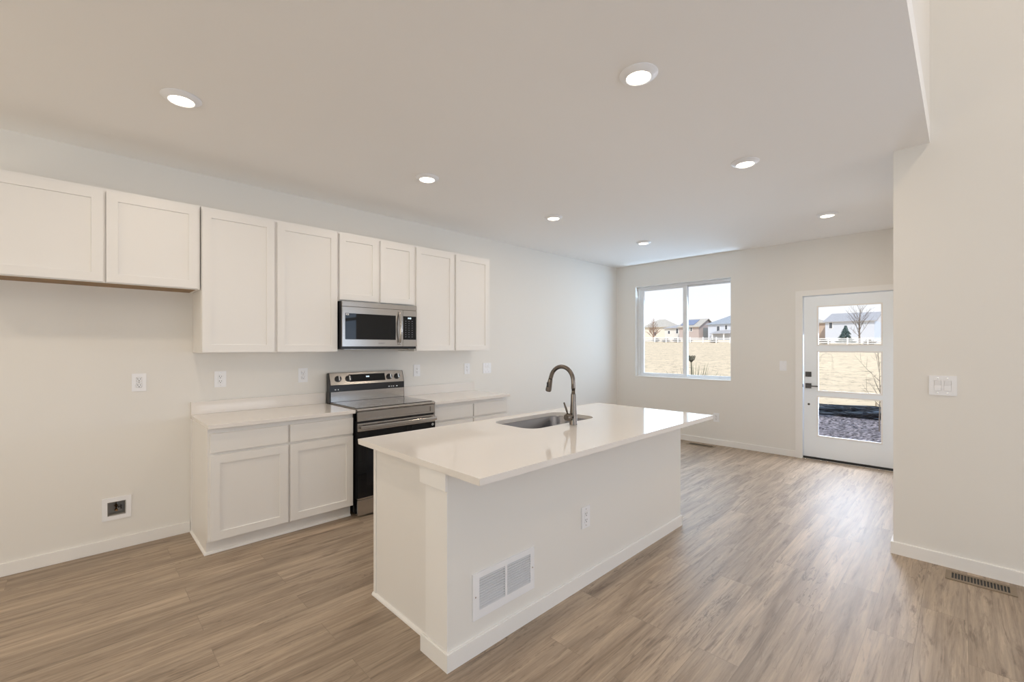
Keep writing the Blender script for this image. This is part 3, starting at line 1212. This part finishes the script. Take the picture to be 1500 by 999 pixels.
# faucet
FX, FY = 2.4335, -2.3610
fc = root('faucet', 'brushed steel gooseneck pull-down faucet standing beside the island sink', 'faucet', (FX, FY, CH))
b = nb()
lathe(b, [(0.0, 0.0005), (0.0275, 0.0005), (0.0275, 0.006), (0.0262, 0.010), (0.0250, 0.060), (0.0225, 0.100), (0.0185, 0.150), (0.0165, 0.209), (0.0, 0.209)], (FX, FY, CH), 28)
obj('body', b, M_faucet, fc, smooth=40)
b = nb()
pts = [(FX, FY, CH + 0.2095), (FX, FY, CH + 0.25), (FX, FY, CH + 0.285)]
rc = 0.102
for i in range(1, 15):
    a = PI * i / 15 * 0.98
    pts.append((FX, FY + rc - rc * math.cos(a), CH + 0.292 + rc * math.sin(a)))
e_ = Vector(pts[-1])
d_ = (e_ - Vector(pts[-2])).normalized()
pts.append(tuple(e_ + d_ * 0.012))
tube(b, pts, 0.0148, 18)
obj('gooseneck', b, M_faucet, fc, smooth=40)
b = nb()
p0 = Vector(pts[-1])
p1 = p0 + Vector((0, 0.024, -0.100))
dd = (p1 - p0).normalized()
tube(b, [p0 + dd * 0.0005, p0 + dd * 0.006, p0 + dd * 0.03, p0 + dd * 0.085, p0 + dd * 0.095], [0.0150, 0.0158, 0.0175, 0.0215, 0.0205], 18)
sh = obj('spray_head', b, M_faucet, fc, smooth=40)
b = nb()
tube(b, [p0 + dd * 0.0955, p0 + dd * 0.099], [0.0170, 0.0165], 16)
obj('nozzle', b, M_rubber, sh)
b = nb()
q = p0 + dd * 0.048 + Vector((-0.0185, 0, 0))
box(b, q.x - 0.004, q.x + 0.003, q.y - 0.007, q.y + 0.007, q.z - 0.018, q.z + 0.018, 0.002)
obj('spray_button', b, M_rubber, sh)
b = nb()
tube(b, [(FX - 0.022, FY, CH + 0.056), (FX - 0.040, FY, CH + 0.056)], 0.0185, 18)
tube(b, [(FX - 0.0402, FY, CH + 0.056), (FX - 0.046, FY, CH + 0.056), (FX - 0.074, FY, CH + 0.056), (FX - 0.079, FY, CH + 0.056)], [0.021, 0.0245, 0.0245, 0.021], 20)
hb = obj('valve_hub', b, M_faucet, fc, smooth=40)
b = nb()
tube(b, [(FX - 0.063, FY, CH + 0.0785), (FX - 0.072, FY + 0.002, CH + 0.105), (FX - 0.096, FY + 0.004, CH + 0.158)], [0.0075, 0.0070, 0.0055], 12)
obj('lever', b, M_faucet, hb, smooth=40)

# return-air grille in the island
vg = root('air_grille', 'white louvered return air grille low on the side of the island', 'vent', (1.5285, KY, 0.262))
gx0, gx1, gz0, gz1 = 1.318, 1.7400, 0.160, 0.3790
b = nb()
panel_holes(b, 'Y', gx0, gx1, gz0, gz1, KY - 0.007, KY - 0.0004, [(1.3570, 1.5260, 0.2010, 0.3510), (1.5400, 1.7105, 0.2010, 0.3510)])
obj('frame', b, M_white, vg)
for a, c in ((1.3570, 1.5260), (1.5400, 1.7105)):
    b = nb()
    for i in range(12):
        z = 0.2030 + i * 0.0125
        prism(b, [(KY - 0.0062, z), (KY - 0.0062, z + 0.0014), (KY + 0.0030, z + 0.0052), (KY + 0.0030, z + 0.0038)], 'X', a + 0.0003, c - 0.0003)
    obj('louvers', b, M_white, vg)
for sx_, sz_ in ((1.726, 0.274), (1.334, 0.268)):
    b = nb()
    lathe(b, [(0.0, KY - 0.0085), (0.0035, KY - 0.008), (0.004, KY - 0.0071)], (sx_, 0, sz_), 12, 'Y')
    obj('screw', b, M_chrome, vg)

# ------------------------------------------------------------------ outlets and switches (local: face toward -Y)
PW, PH = 0.082, 0.129


def plate_frame(t, w, holes, h=PH):
    b = nb()
    panel_holes(b, 'Y', -w / 2, w / 2, -h / 2, h / 2, -0.006, -0.0005, holes)
    ed = [e for e in b.edges if all(abs(v.co.y + 0.006) < 1e-5 and (abs(abs(v.co.x) - w / 2) < 1e-5 or abs(abs(v.co.z) - h / 2) < 1e-5) for v in e.verts)
          and not (abs(e.verts[0].co.x - e.verts[1].co.x) > 1e-5 and abs(e.verts[0].co.z - e.verts[1].co.z) > 1e-5)]
    obj('cover_plate', b, M_white, t, local=True)


def slots(bm, z, y):
    box(bm, -0.0085, -0.0058, y - 0.0005, y, z - 0.002, z + 0.008)
    box(bm, 0.0058, 0.0082, y - 0.0005, y, z - 0.001, z + 0.007)
    lathe(bm, [(0.0, y - 0.0005), (0.0032, y - 0.0005), (0.0032, y)], (0, 0, z - 0.0095), 10, 'Y')


def make_outlet(kind='duplex', gang=1):
    t = bpy.data.objects.new('wall_outlet' if kind != 'switch' else 'light_switch', None)
    COL.objects.link(t)
    if kind == 'duplex':
        rc_ = 0.0175
        plate_frame(t, PW, [(-0.0165, 0.0165, 0.006, 0.038), (-0.0165, 0.0165, -0.038, -0.006)])
        for z in (0.022, -0.022):
            b = nb()
            pts = [(0.0162 * math.cos(a), max(-0.0135, min(0.0135, 0.0170 * math.sin(a))) + z) for a in [2 * PI * i / 28 for i in range(28)]]
            prism(b, pts, 'Y', -0.0085, -0.0005)
            r_ = obj('receptacle', b, M_white, t, local=True)
            b = nb()
            slots(b, z, -0.0086)
            obj('slots', b, M_slot, r_, local=True)
        b = nb()
        lathe(b, [(0.0, -0.0075), (0.003, -0.007), (0.0035, -0.006)], (0, 0, 0), 10, 'Y')
        obj('screw', b, M_chrome, t, local=True)
    else:
        xs = [0.0] if gang == 1 else [-0.0236, 0.0236]
        w = PW if gang == 1 else 0.133
        hs = [(x - 0.0172, x + 0.0172, -0.0345, 0.0345) for x in xs]
        plate_frame(t, w, hs)
        for x in xs:
            if kind == 'switch':
                b = nb()
                prism(b, [(-0.0005, -0.0335), (-0.0085, -0.0335), (-0.0055, 0.0), (-0.0095, 0.0335), (-0.0005, 0.0335)], 'X', x - 0.0162, x + 0.0162)
                obj('rocker', b, M_white, t, local=True)
            else:
                b = nb()
                box(b, x - 0.0164, x + 0.0164, -0.0082, -0.0005, -0.0337, 0.0337, 0.001)
                r_ = obj('receptacle', b, M_white, t, local=True)
                b = nb()
                slots(b, 0.020, -0.0083)
                slots(b, -0.018, -0.0083)
                obj('slots', b, M_slot, r_, local=True)
                if kind == 'gfci':
                    b = nb()
                    box(b, -0.008, 0.008, -0.0094, -0.0083, -0.0045, -0.0005)
                    box(b, -0.008, 0.008, -0.0094, -0.0083, 0.0025, 0.0065)
                    obj('test_buttons', b, M_white, r_, local=True)
            for z in (-0.049, 0.049):
                b = nb()
                lathe(b, [(0.0, -0.0072), (0.003, -0.0068), (0.0034, -0.006)], (x, 0, z), 10, 'Y')
                obj('screw', b, M_chrome, t, local=True)
    return t


PROTO = {}


def fitting(kind, gang, loc, rz, label):
    k = (kind, gang)
    if k in PROTO:
        t = copy_tree(PROTO[k])
    else:
        t = PROTO[k] = make_outlet(kind, gang)
    t.location = loc
    t.rotation_euler = (0, 0, rz)
    t['label'] = label
    t['category'] = 'switch' if kind == 'switch' else 'outlet'
    return t


fitting('duplex', 1, (0.3226, 0, 1.1840), 0, 'white duplex outlet on the bare wall of the refrigerator bay')
fitting('gfci', 1, (0.8300, 0, 1.1820), 0, 'white outlet with a rectangular face above the left worktop, nearer the refrigerator bay')
fitting('duplex', 1, (1.4738, 0, 1.1850), 0, 'white duplex outlet above the left worktop, just left of the range')
fitting('gfci', 1, (2.6810, 0, 1.1830), 0, 'white outlet just right of the range above the right worktop')
fitting('decora', 1, (3.3880, 0, 1.1780), 0, 'single white outlet above the right worktop, beside the two-gang plate')
fitting('switch', 2, (3.7120, 0, 1.1750), 0, 'white double switch plate on the left wall just past the last wall cabinet')
fitting('gfci', 1, (2.2040, KY, 0.4120), 0, 'white outlet in the long side of the island')
fitting('switch', 2, (XR, -4.1436, 1.1890), -PI / 2, 'white double rocker switch plate on the right-hand wall')
fitting('switch', 1, (XF, -2.5564, 1.1920), -PI / 2, 'single white rocker switch on the far wall left of the glazed door')
fitting('duplex', 1, (XF, -1.6920, 0.4040), -PI / 2, 'white duplex outlet low on the far wall below the window')

# ------------------------------------------------------------------ ice-maker supply box in the refrigerator bay
sb = root('water_supply_box', 'recessed white water supply box with brass valve low in the refrigerator bay', 'water box', (0.2, 0, 0.29))
bx0, bx1, bz0, bz1 = 0.1225, 0.2790, 0.2150, 0.3720
b = nb()
panel_holes(b, 'Y', bx0, bx1, bz0, bz1, -0.007, -0.0005, [BOXH])
obj('frame', b, M_white, sb)
b = nb()
h = BOXH
e_ = 0.0012
box(b, h[0] + e_, h[1] - e_, 0.070, 0.074, h[2] + e_, h[3] - e_)
box(b, h[0] + e_, h[0] + 0.004, -0.0003, 0.070, h[2] + e_, h[3] - e_)
box(b, h[1] - 0.004, h[1] - e_, -0.0003, 0.070, h[2] + e_, h[3] - e_)
box(b, h[0] + 0.004, h[1] - 0.004, -0.0003, 0.070, h[2] + e_, h[2] + 0.004)
box(b, h[0] + 0.004, h[1] - 0.004, -0.0003, 0.070, h[3] - 0.004, h[3] - e_)
obj('recess', b, M_boxgrey, sb)
b = nb()
vx = 0.199
tube(b, [(vx, 0.035, h[3] - 0.005), (vx, 0.035, 0.305)], 0.0085, 14)
tube(b, [(vx, 0.035, 0.3045), (vx, 0.035, 0.268)], 0.0115, 14)
tube(b, [(vx, 0.024, 0.277), (vx, 0.000, 0.277)], [0.0085, 0.0075], 14)
obj('valve', b, M_brass, sb, smooth=40)
b = nb()
tube(b, [(vx + 0.0118, 0.030, 0.290), (vx + 0.024, 0.024, 0.292)], 0.006, 10)
box(b, vx + 0.022, vx + 0.030, 0.016, 0.030, 0.277, 0.306, 0.002)
obj('valve_handle', b, M_knob, sb)

# ------------------------------------------------------------------ floor registers


def register(label, x0, x1, y0, y1):
    t = root('floor_register', label, 'vent', ((x0 + x1) / 2, (y0 + y1) / 2, 0))
    n_ = 18
    w = (y1 - y0 - 0.05) / n_
    hs = [(x0 + 0.028, x1 - 0.028, y0 + 0.025 + i * w + 0.0022, y0 + 0.025 + (i + 1) * w - 0.0022) for i in range(n_)]
    b = nb()
    panel_holes(b, 'Z', x0, x1, y0, y1, 0.0005, 0.0045, hs)
    obj('grille', b, M_bronze, t)
    b = nb()
    box(b, x0 + 0.02, x1 - 0.02, y0 + 0.02, y1 - 0.02, 0.0002, 0.0012)
    obj('opening', b, M_slot, t)
    return t


register('bronze floor register at the foot of the right-hand wall', 3.868, 4.018, -4.460, -4.160)
register('bronze floor register on the floor by the far wall under the window', 6.455, 6.600, -1.735, -1.350)

# ------------------------------------------------------------------ ceiling lights


def make_light():
    t = bpy.data.objects.new('recessed_light', None)
    COL.objects.link(t)
    b = nb()
    lathe(b, [(0.094, -0.0005), (0.094, -0.004), (0.090, -0.007), (0.066, -0.021), (0.062, -0.022), (0.0585, -0.0195), (0.0585, -0.0005)], (0, 0, 0), 48, close=False)
    obj('trim_ring', b, M_white, t, smooth=35, local=True)
    b = nb()
    lathe(b, [(0.0, -0.0215), (0.03, -0.0205), (0.050, -0.018), (0.0582, -0.0150), (0.0582, -0.012), (0.0, -0.012)], (0, 0, 0), 40)
    obj('lens', b, M_lens, t, smooth=40, local=True)
    l = bpy.data.lights.new('downlight_glow', 'AREA')
    l.shape = 'DISK'
    l.size = 0.11
    l.energy = DOWNLIGHT_POWER
    l.color = WARM
    lo = bpy.data.objects.new('bulb', l)
    lo.location = (0, 0, -0.024)
    COL.objects.link(lo)
    lo.parent = t
    return t


LT = make_light()
for i, (x, y, lab) in enumerate([
        (0.408, -1.225, 'lit recessed ceiling light above the refrigerator bay, the one farthest left'),
        (2.014, -3.095, 'lit recessed ceiling light nearest the camera, largest in the picture'),
        (2.022, -1.196, 'lit recessed ceiling light in front of the microwave, second from the left'),
        (3.538, -3.105, 'lit recessed ceiling light nearest the right-hand wall corner and the ceiling edge'),
        (3.590, -1.207, 'lit recessed ceiling light past the last wall cabinet, in the middle of the ceiling'),
        (5.298, -1.303, 'small lit recessed ceiling light before the far window'),
        (5.535, -3.253, 'small lit recessed ceiling light before the glazed door')]):
    t = LT if i == 0 else copy_tree(LT)
    t.location = (x, y, HC)
    t['label'] = lab
    t['category'] = 'ceiling light'
    t['group'] = 'recessed lights in the kitchen ceiling'

# ------------------------------------------------------------------ outside


def gz(x, y):
    base = -0.25
    if x < 14:
        return base
    top = 1.72 + 0.019 * (y - 6)
    s = (x - 14) / 86.0
    return base + (top - base) * s


b = nb()
xs = [14 + (190 - 14) * (i / 40) ** 1.7 for i in range(41)]
ysn = [-40 + i * 5 for i in range(33)]
g = [[b.verts.new((x, y, gz(x, y))) for y in ysn] for x in xs]
for i in range(len(xs) - 1):
    for j in range(len(ysn) - 1):
        b.faces.new([g[i][j], g[i + 1][j], g[i + 1][j + 1], g[i][j + 1]])
struct('ground', b, M_field, smooth=60)
b = nb()
ns = 60
rows = []
for i in range(ns + 1):
    x = 6.9 + i * (14.0 - 6.9) / ns
    row = []
    for j in range(ns * 2 + 1):
        y = -9 + j * 16 / (ns * 2)
        k = 0.0 if i in (0, ns) else 1.0
        row.append(b.verts.new((x, y, -0.25 + k * (0.05 * (random.random() - 0.5) + 0.03 * math.sin(3 * x + y * 2)))))
    rows.append(row)
for i in range(ns):
    for j in range(ns * 2):
        b.faces.new([rows[i][j], rows[i + 1][j], rows[i + 1][j + 1], rows[i][j + 1]])
struct('soil_strip', b, M_soil)

# silt fence
sf = root('silt_fence', 'sagging black fabric silt fence across the dirt beyond the glazed door', 'fence', (13.1, -2.5, -0.25))
b = nb()
A, Bv = [], []
NS = 120
stk = [(-7.2,), (-5.1,), (-2.83,), (-0.6,), (1.7,), (4.0,)]
sy = [s[0] for s in stk]


def silt_x(y):
    return 13.05 + 0.05 * math.sin(2.1 * y) + 0.02 * math.sin(9 * y)


nz = 9
grid = []
for i in range(NS + 1):
    y = -7.2 + (4.0 + 7.2) * i / NS
    # sag between stakes
    for k in range(len(sy) - 1):
        if sy[k] <= y <= sy[k + 1]:
            s = (y - sy[k]) / (sy[k + 1] - sy[k])
    sag = 0.045 * math.sin(PI * s)
    top = 0.085 - sag
    col = []
    for j in range(nz + 1):
        f = j / nz
        z = -0.235 + (top + 0.235) * f
        fold = 0.035 * math.sin(5.0 * f * 2 + 3.0 * math.sin(PI * s) + 2.3 * y) + 0.02 * math.sin(17 * f + 6 * y)
        col.append(b.verts.new((silt_x(y) - 0.06 * math.sin(PI * f) + fold * math.sin(PI * min(1, f * 1.1)), y, z)))
    grid.append(col)
for i in range(NS):
    for j in range(nz):
        b.faces.new([grid[i][j], grid[i + 1][j], grid[i + 1][j + 1], grid[i][j + 1]])
bmesh.ops.solidify(b, geom=list(b.faces), thickness=0.006)
obj('fabric', b, M_silt, sf, smooth=60)
for y in sy:
    b = nb()
    box(b, silt_x(y) + 0.075, silt_x(y) + 0.105, y - 0.015, y + 0.015, -0.25, 0.16, 0.003)
    obj('stake', b, M_stake, sf)


# white three-rail fence
wf = root('rail_fence', 'long white three-rail fence across the dry field in front of the houses', 'fence', (100, 30, gz(100, 30)))
ya, yb = -4.0, 72.0
for hh in (0.32, 0.68, 1.04):
    b = nb()
    v = [b.verts.new((x, y, gz(100, y) + hh + dz)) for y in (ya, yb) for x in (99.96, 100.04) for dz in (-0.085, 0.085)]
    for f in ((0, 1, 3, 2), (4, 6, 7, 5), (0, 4, 5, 1), (2, 3, 7, 6), (0, 2, 6, 4), (1, 5, 7, 3)):
        b.faces.new([v[i] for i in f])
    obj('rail', b, M_rail, wf)
y = ya
while y <= yb + 0.1:
    b = nb()
    z = gz(100, y)
    box(b, 99.9, 100.1, y - 0.1, y + 0.1, z - 0.1, z + 1.2)
    t = nb()
    lathe(t, [(0.17, 0.0), (0.17, 0.03), (0.0, 0.12)], (100, y, z + 1.2), 4)
    merge(b, t)
    obj('post', b, M_rail, wf)
    y += 2.9


def house(name, label, x0, x1, y0, y1, zb, ze, zr, kind, wm, rm, wins=(), side=None, hip=0.0, ov=0.45):
    """ridge along Y; wins: (y0,y1,z0,z1) in the face toward the room"""
    t = root(name, label, 'house', ((x0 + x1) / 2, (y0 + y1) / 2, zb))
    xm = (x0 + x1) / 2
    b = nb()
    if kind == 'gable':
        prism(b, [(x0, zb), (x1, zb), (x1, ze), (xm, zr - 0.15), (x0, ze)], 'Y', y0, y1)
    else:
        box(b, x0, x1, y0, y1, zb, ze)
    obj('walls', b, wm, t)
    b = nb()
    s = (zr - ze) / (xm - x0)
    if kind == 'gable':
        th = 0.18
        for sg in (-1, 1):
            xe = xm + sg * (xm - x0 + ov)
            zz = ze - s * ov
            prism(b, [(xm, zr), (xe, zz), (xe, zz + th), (xm, zr + th)], 'Y', y0 - ov, y1 + ov)
    else:
        zz = ze
        e4 = [(x0 - ov, y0 - ov), (x1 + ov, y0 - ov), (x1 + ov, y1 + ov), (x0 - ov, y1 + ov)]
        lo = [b.verts.new((p[0], p[1], zz)) for p in e4]
        lo2 = [b.verts.new((p[0], p[1], zz + 0.2)) for p in e4]
        r0 = b.verts.new((xm, y0 + hip, zr))
        r1 = b.verts.new((xm, y1 - hip, zr))
        b.faces.new(lo)
        for i in range(4):
            b.faces.new([lo[i], lo[(i + 1) % 4], lo2[(i + 1) % 4], lo2[i]])
        b.faces.new([lo2[0], lo2[1], r0])
        b.faces.new([lo2[1], lo2[2], r1, r0])
        b.faces.new([lo2[2], lo2[3], r1])
        b.faces.new([lo2[3], lo2[0], r0, r1])
    obj('roof', b, rm, t)
    for w in wins:
        b = nb()
        box(b, x0 - 0.06, x0 - 0.005, w[0] - 0.12, w[1] + 0.12, w[2] - 0.12, w[3] + 0.12)
        f = obj('window', b, M_rail, t)
        b = nb()
        box(b, x0 - 0.075, x0 - 0.0605, w[0], w[1], w[2], w[3])
        obj('pane', b, M_pane, f)
    if side:
        b = nb()
        box(b, x0 + side[0], x0 + side[1], y0 - 0.05, y0 - 0.005, zb, side[2])
        o = obj('side_siding', b, side[3], t)
    return t


house('house', 'cream house with a hipped roof behind the russet tree, farthest left in the window', 140, 150, 64.5, 73.5, 2.4, 7.9, 10.9, 'hip', M_hcream, M_rooftan, [(68.6, 69.4, 5.2, 6.4)], hip=3.4)
house('house', 'small pale green low-roofed house between the cream and rose houses', 130, 139, 55.2, 60.6, 2.2, 7.0, 8.3, 'hip', M_hpale, M_roofgrey,
      [(58.9, 59.5, 5.4, 6.3), (56.3, 56.9, 5.5, 6.9)], hip=2.4)
h3 = house('house', 'rose-taupe gabled house with solar panels on the roof, seen behind the window mullion', 125.5, 137.3, 48.2, 53.9, 2.2, 7.15, 9.5, 'gable', M_hrose, M_rooftan,
           [(50.9, 51.35, 5.9, 6.9), (50.1, 50.55, 5.9, 6.9)], side=(3.0, 8.5, 6.9, M_hgrey))
b = nb()
s_ = (9.5 - 7.15) / 5.9
for k in range(1):
    xa, xb_ = 126.2, 130.4
    za, zb_ = 7.15 + s_ * (xa - 125.5), 7.15 + s_ * (xb_ - 125.5)
    prism(b, [(xa, za + 0.24), (xb_, zb_ + 0.24), (xb_, zb_ + 0.32), (xa, za + 0.32)], 'Y', 49.9, 53.8)
obj('solar_panels', b, M_solar, h3)
h4 = house('house', 'white two-storey house with a slate hipped roof at the right of the window', 125, 137, 31.0, 45.4, 2.0, 7.45, 11.2, 'hip', M_hwhite, M_roofblue,
           [(42.3, 43.0, 5.7, 7.0), (40.3, 40.85, 6.1, 7.2)], hip=7.0)
b = nb()
v = [b.verts.new(p) for p in ((123.0, 38.0, 4.95), (123.0, 44.4, 4.95), (124.95, 42.4, 5.9), (124.95, 38.0, 5.9), (124.95, 44.4, 4.95), (124.95, 38.0, 4.95))]
b.faces.new([v[0], v[1], v[2], v[3]])
b.faces.new([v[1], v[4], v[2]])
b.faces.new([v[0], v[1], v[4], v[5]])
b.faces.new([v[0], v[3], v[5]])
b.faces.new([v[2], v[4], v[5], v[3]])
obj('porch_roof', b, M_roofgrey, h4)
for py in (38.3, 40.6, 43.6):
    b = nb()
    box(b, 123.2, 123.5, py - 0.15, py + 0.15, 2.0, 4.95)
    obj('porch_post', b, M_rail, h4)
h5 = house('house', 'large white house with a long grey roof seen through the top pane of the door', 120, 139.5, 8.9, 17.5, 2.0, 6.95, 9.2, 'gable', M_hwhite, M_roofgrey,
           [(16.2, 16.75, 5.55, 6.8)], side=(0.3, 19.3, 6.9, M_hblue))
house('house', 'brown house peeping out left of the large white house', 131, 139, 19.0, 26.0, 2.0, 7.2, 8.4, 'hip', M_hbrown, M_rooftan, [], hip=2.5)


def branch_tree(name, label, loc, height, spread, seed, m, nmain=14, sub=5, trunk_r=0.12, lo=0.15, up=0.9, conical=False, rscale=1.0):
    rnd = random.Random(seed)
    x, y, z = loc
    t = root(name, label, 'tree', loc)
    b = nb()
    pts = [(x + rnd.uniform(-1, 1) * 0.02 * height * i / 6, y + rnd.uniform(-1, 1) * 0.02 * height * i / 6, z + height * i / 6) for i in range(7)]
    tube(b, pts, [trunk_r * (1 - 0.88 * i / 6) for i in range(7)], 6)
    obj('trunk', b, m, t)
    b = nb()
    for i in range(nmain):
        f = lo + (0.95 - lo) * (i + rnd.random() * 0.6) / nmain
        k = f * 6
        a, c = Vector(pts[min(5, int(k))]), Vector(pts[min(5, int(k)) + 1])
        s = a.lerp(c, k - int(k))
        ang = i * 2.4 + rnd.uniform(-0.4, 0.4)
        ln = spread * ((1.05 - f) if conical else (0.55 + 0.5 * math.sin(PI * f))) * rnd.uniform(0.8, 1.15)
        d = Vector((math.cos(ang), math.sin(ang), up * rnd.uniform(0.7, 1.3))).normalized()
        mid = s + d * ln * 0.5 + Vector((0, 0, 0.03 * ln))
        e = s + d * ln + Vector((0, 0, 0.14 * ln))
        r_ = trunk_r * 0.38 * (1.1 - f) * rscale + 0.004
        tube(b, [s, mid, e], [r_, r_ * 0.6, r_ * 0.2], 4)
        for q in range(sub):
            g_ = 0.3 + 0.65 * q / sub
            p = s.lerp(e, g_)
            d2 = (d + Vector((rnd.uniform(-1, 1), rnd.uniform(-1, 1), rnd.uniform(-0.3, 1.0))) * 0.9).normalized()
            l2 = ln * rnd.uniform(0.25, 0.5)
            tube(b, [p, p + d2 * l2 * 0.6, p + d2 * l2 + Vector((0, 0, 0.08 * l2))], [r_ * 0.5, r_ * 0.35, r_ * 0.15], 3)
    obj('branches', b, m, t)
    return t


branch_tree('bare_tree', 'bare russet pyramid-shaped tree before the cream house, left in the window', (112, 54.9, gz(112, 54.9)), 6.3, 2.6, 3, M_rust, 60, 6, 0.20, 0.12, 0.75, True, 1.0)
branch_tree('bare_tree', 'tall bare grey tree in front of the large white house, seen through the door', (106, 9.55, gz(106, 9.5)), 7.3, 3.0, 5, M_bark, 26, 6, 0.17, 0.16, 1.25, False, 0.9)
branch_tree('sapling', 'thin leafless sapling at the right edge of the door glass, before the silt fence', (11.2, -3.09, -0.25), 1.62, 0.5, 8, M_bark, 12, 3, 0.011, 0.25, 0.9, False, 0.9)
# low shrubs by the white house
sp = root('spruce_tree', 'dark blue-green spruce in front of the large white house, beside the bare grey tree', 'tree', (108, 12.0, gz(108, 12.0)))
zg = gz(108, 12.0)
b = nb()
tube(b, [(108, 12.0, zg), (108, 12.0, zg + 3.6)], [0.12, 0.03], 8)
obj('trunk', b, M_bark, sp)
b = nb()
rnd = random.Random(11)
for lv in range(11):
    f = lv / 11
    rr_ = 1.45 * (1 - f) + 0.12
    z = zg + 0.35 + f * 3.3
    n_ = 20 - lv
    for k in range(n_):
        a = 2 * PI * k / n_ + rnd.random()
        l_ = rr_ * rnd.uniform(0.75, 1.15)
        d = Vector((math.cos(a), math.sin(a), 0))
        p = Vector((108, 12.0, z))
        tube(b, [p, p + d * l_ * 0.55 + Vector((0, 0, 0.10)), p + d * l_ + Vector((0, 0, -0.12 + rnd.uniform(-0.1, 0.15)))], [0.13, 0.15, 0.02], 5)
obj('foliage', b, M_spruce, sp)

# leafy plant under the window with one tall seed stalk
yp = root('garden_plant', 'green spiky plant with one tall seed stalk just outside the window', 'plant', (9.5, -0.13, -0.25))
rnd = random.Random(4)
b = nb()
for k in range(120):
    a = rnd.uniform(0, 2 * PI)
    el = rnd.uniform(0.75, 1.42)
    ln = rnd.uniform(0.95, 1.25) * (0.72 + 0.30 * math.sin(el))
    d = Vector((math.cos(a) * math.cos(el), math.sin(a) * math.cos(el), math.sin(el)))
    ln *= 1.17
    side_ = Vector((-math.sin(a), math.cos(a), 0)) * 0.024
    p = Vector((9.5, -0.13, -0.25)) + Vector((math.cos(a), math.sin(a), 0)) * 0.03
    prev = None
    for s in range(5):
        f = s / 4
        c = p + d * ln * f + Vector((0, 0, -0.22 * ln * f * f * math.cos(el)))
        w = side_ * (1 - f * 0.93)
        cur = (b.verts.new(c - w), b.verts.new(c + w + Vector((0, 0, 0.004))))
        if prev:
            b.faces.new([prev[0], prev[1], cur[1], cur[0]])
        prev = cur
obj('leaves', b, M_yucca, yp)
b = nb()
tube(b, [(9.5, -0.13, -0.2), (9.49, -0.12, 0.6), (9.5, -0.105, 1.14)], [0.016, 0.014, 0.011], 8)
st = obj('stalk', b, M_seed, yp)
b = nb()
for k in range(26):
    a = k * 2.4
    rr_ = 0.02 + 0.085 * rnd.random()
    p0_ = Vector((9.5, -0.105, 1.10))
    p1_ = p0_ + Vector((math.cos(a) * rr_ * 0.7, math.sin(a) * rr_ * 0.7, 0.075))
    p2_ = p0_ + Vector((math.cos(a) * rr_, math.sin(a) * rr_, 0.13 + 0.03 * rnd.random()))
    tube(b, [p0_, p1_, p2_], [0.006, 0.014, 0.006], 5)
obj('seed_head', b, M_seed, st)


# low dark shrubs behind the rail fence
def make_shrub():
    t = bpy.data.objects.new('shrub', None)
    COL.objects.link(t)
    rn = random.Random(21)
    b = nb()
    for k in range(70):
        a = rn.uniform(0, 2 * PI)
        el = rn.uniform(0.15, 1.5)
        l_ = rn.uniform(0.7, 1.15)
        d = Vector((math.cos(a) * math.cos(el) * 1.25, math.sin(a) * math.cos(el) * 1.25, math.sin(el))) * l_
        tube(b, [(0, 0, 0.05), d * 0.5 + Vector((0, 0, 0.05)), d], [0.03, 0.10, 0.015], 5)
    obj('foliage', b, M_shrub, t, local=True)
    b = nb()
    tube(b, [(0, 0, -0.15), (0, 0, 0.30)], [0.06, 0.04], 6)
    obj('stem', b, M_bark, t, local=True)
    return t


M_shrub = mat('dark_shrub', (0.11, 0.10, 0.085), 0.9, noise=(3, 0.3))
sh0 = make_shrub()
for i, (y, where) in enumerate([(16.6, 'door'), (14.4, 'door'), (7.6, 'door'), (4.6, 'door'), (49.0, 'window'), (46.5, 'window'), (43.8, 'window'), (41.0, 'window'), (35.0, 'window')]):
    t = sh0 if i == 0 else copy_tree(sh0)
    t.location = (102.3, y, gz(102.3, y))
    t.rotation_euler = (0, 0, i * 1.3)
    t['label'] = 'low dark shrub behind the white rail fence, seen through the ' + ('glazed door' if where == 'door' else 'window')
    t['category'] = 'shrub'
    t['group'] = 'shrubs behind the rail fence, seen through the ' + where
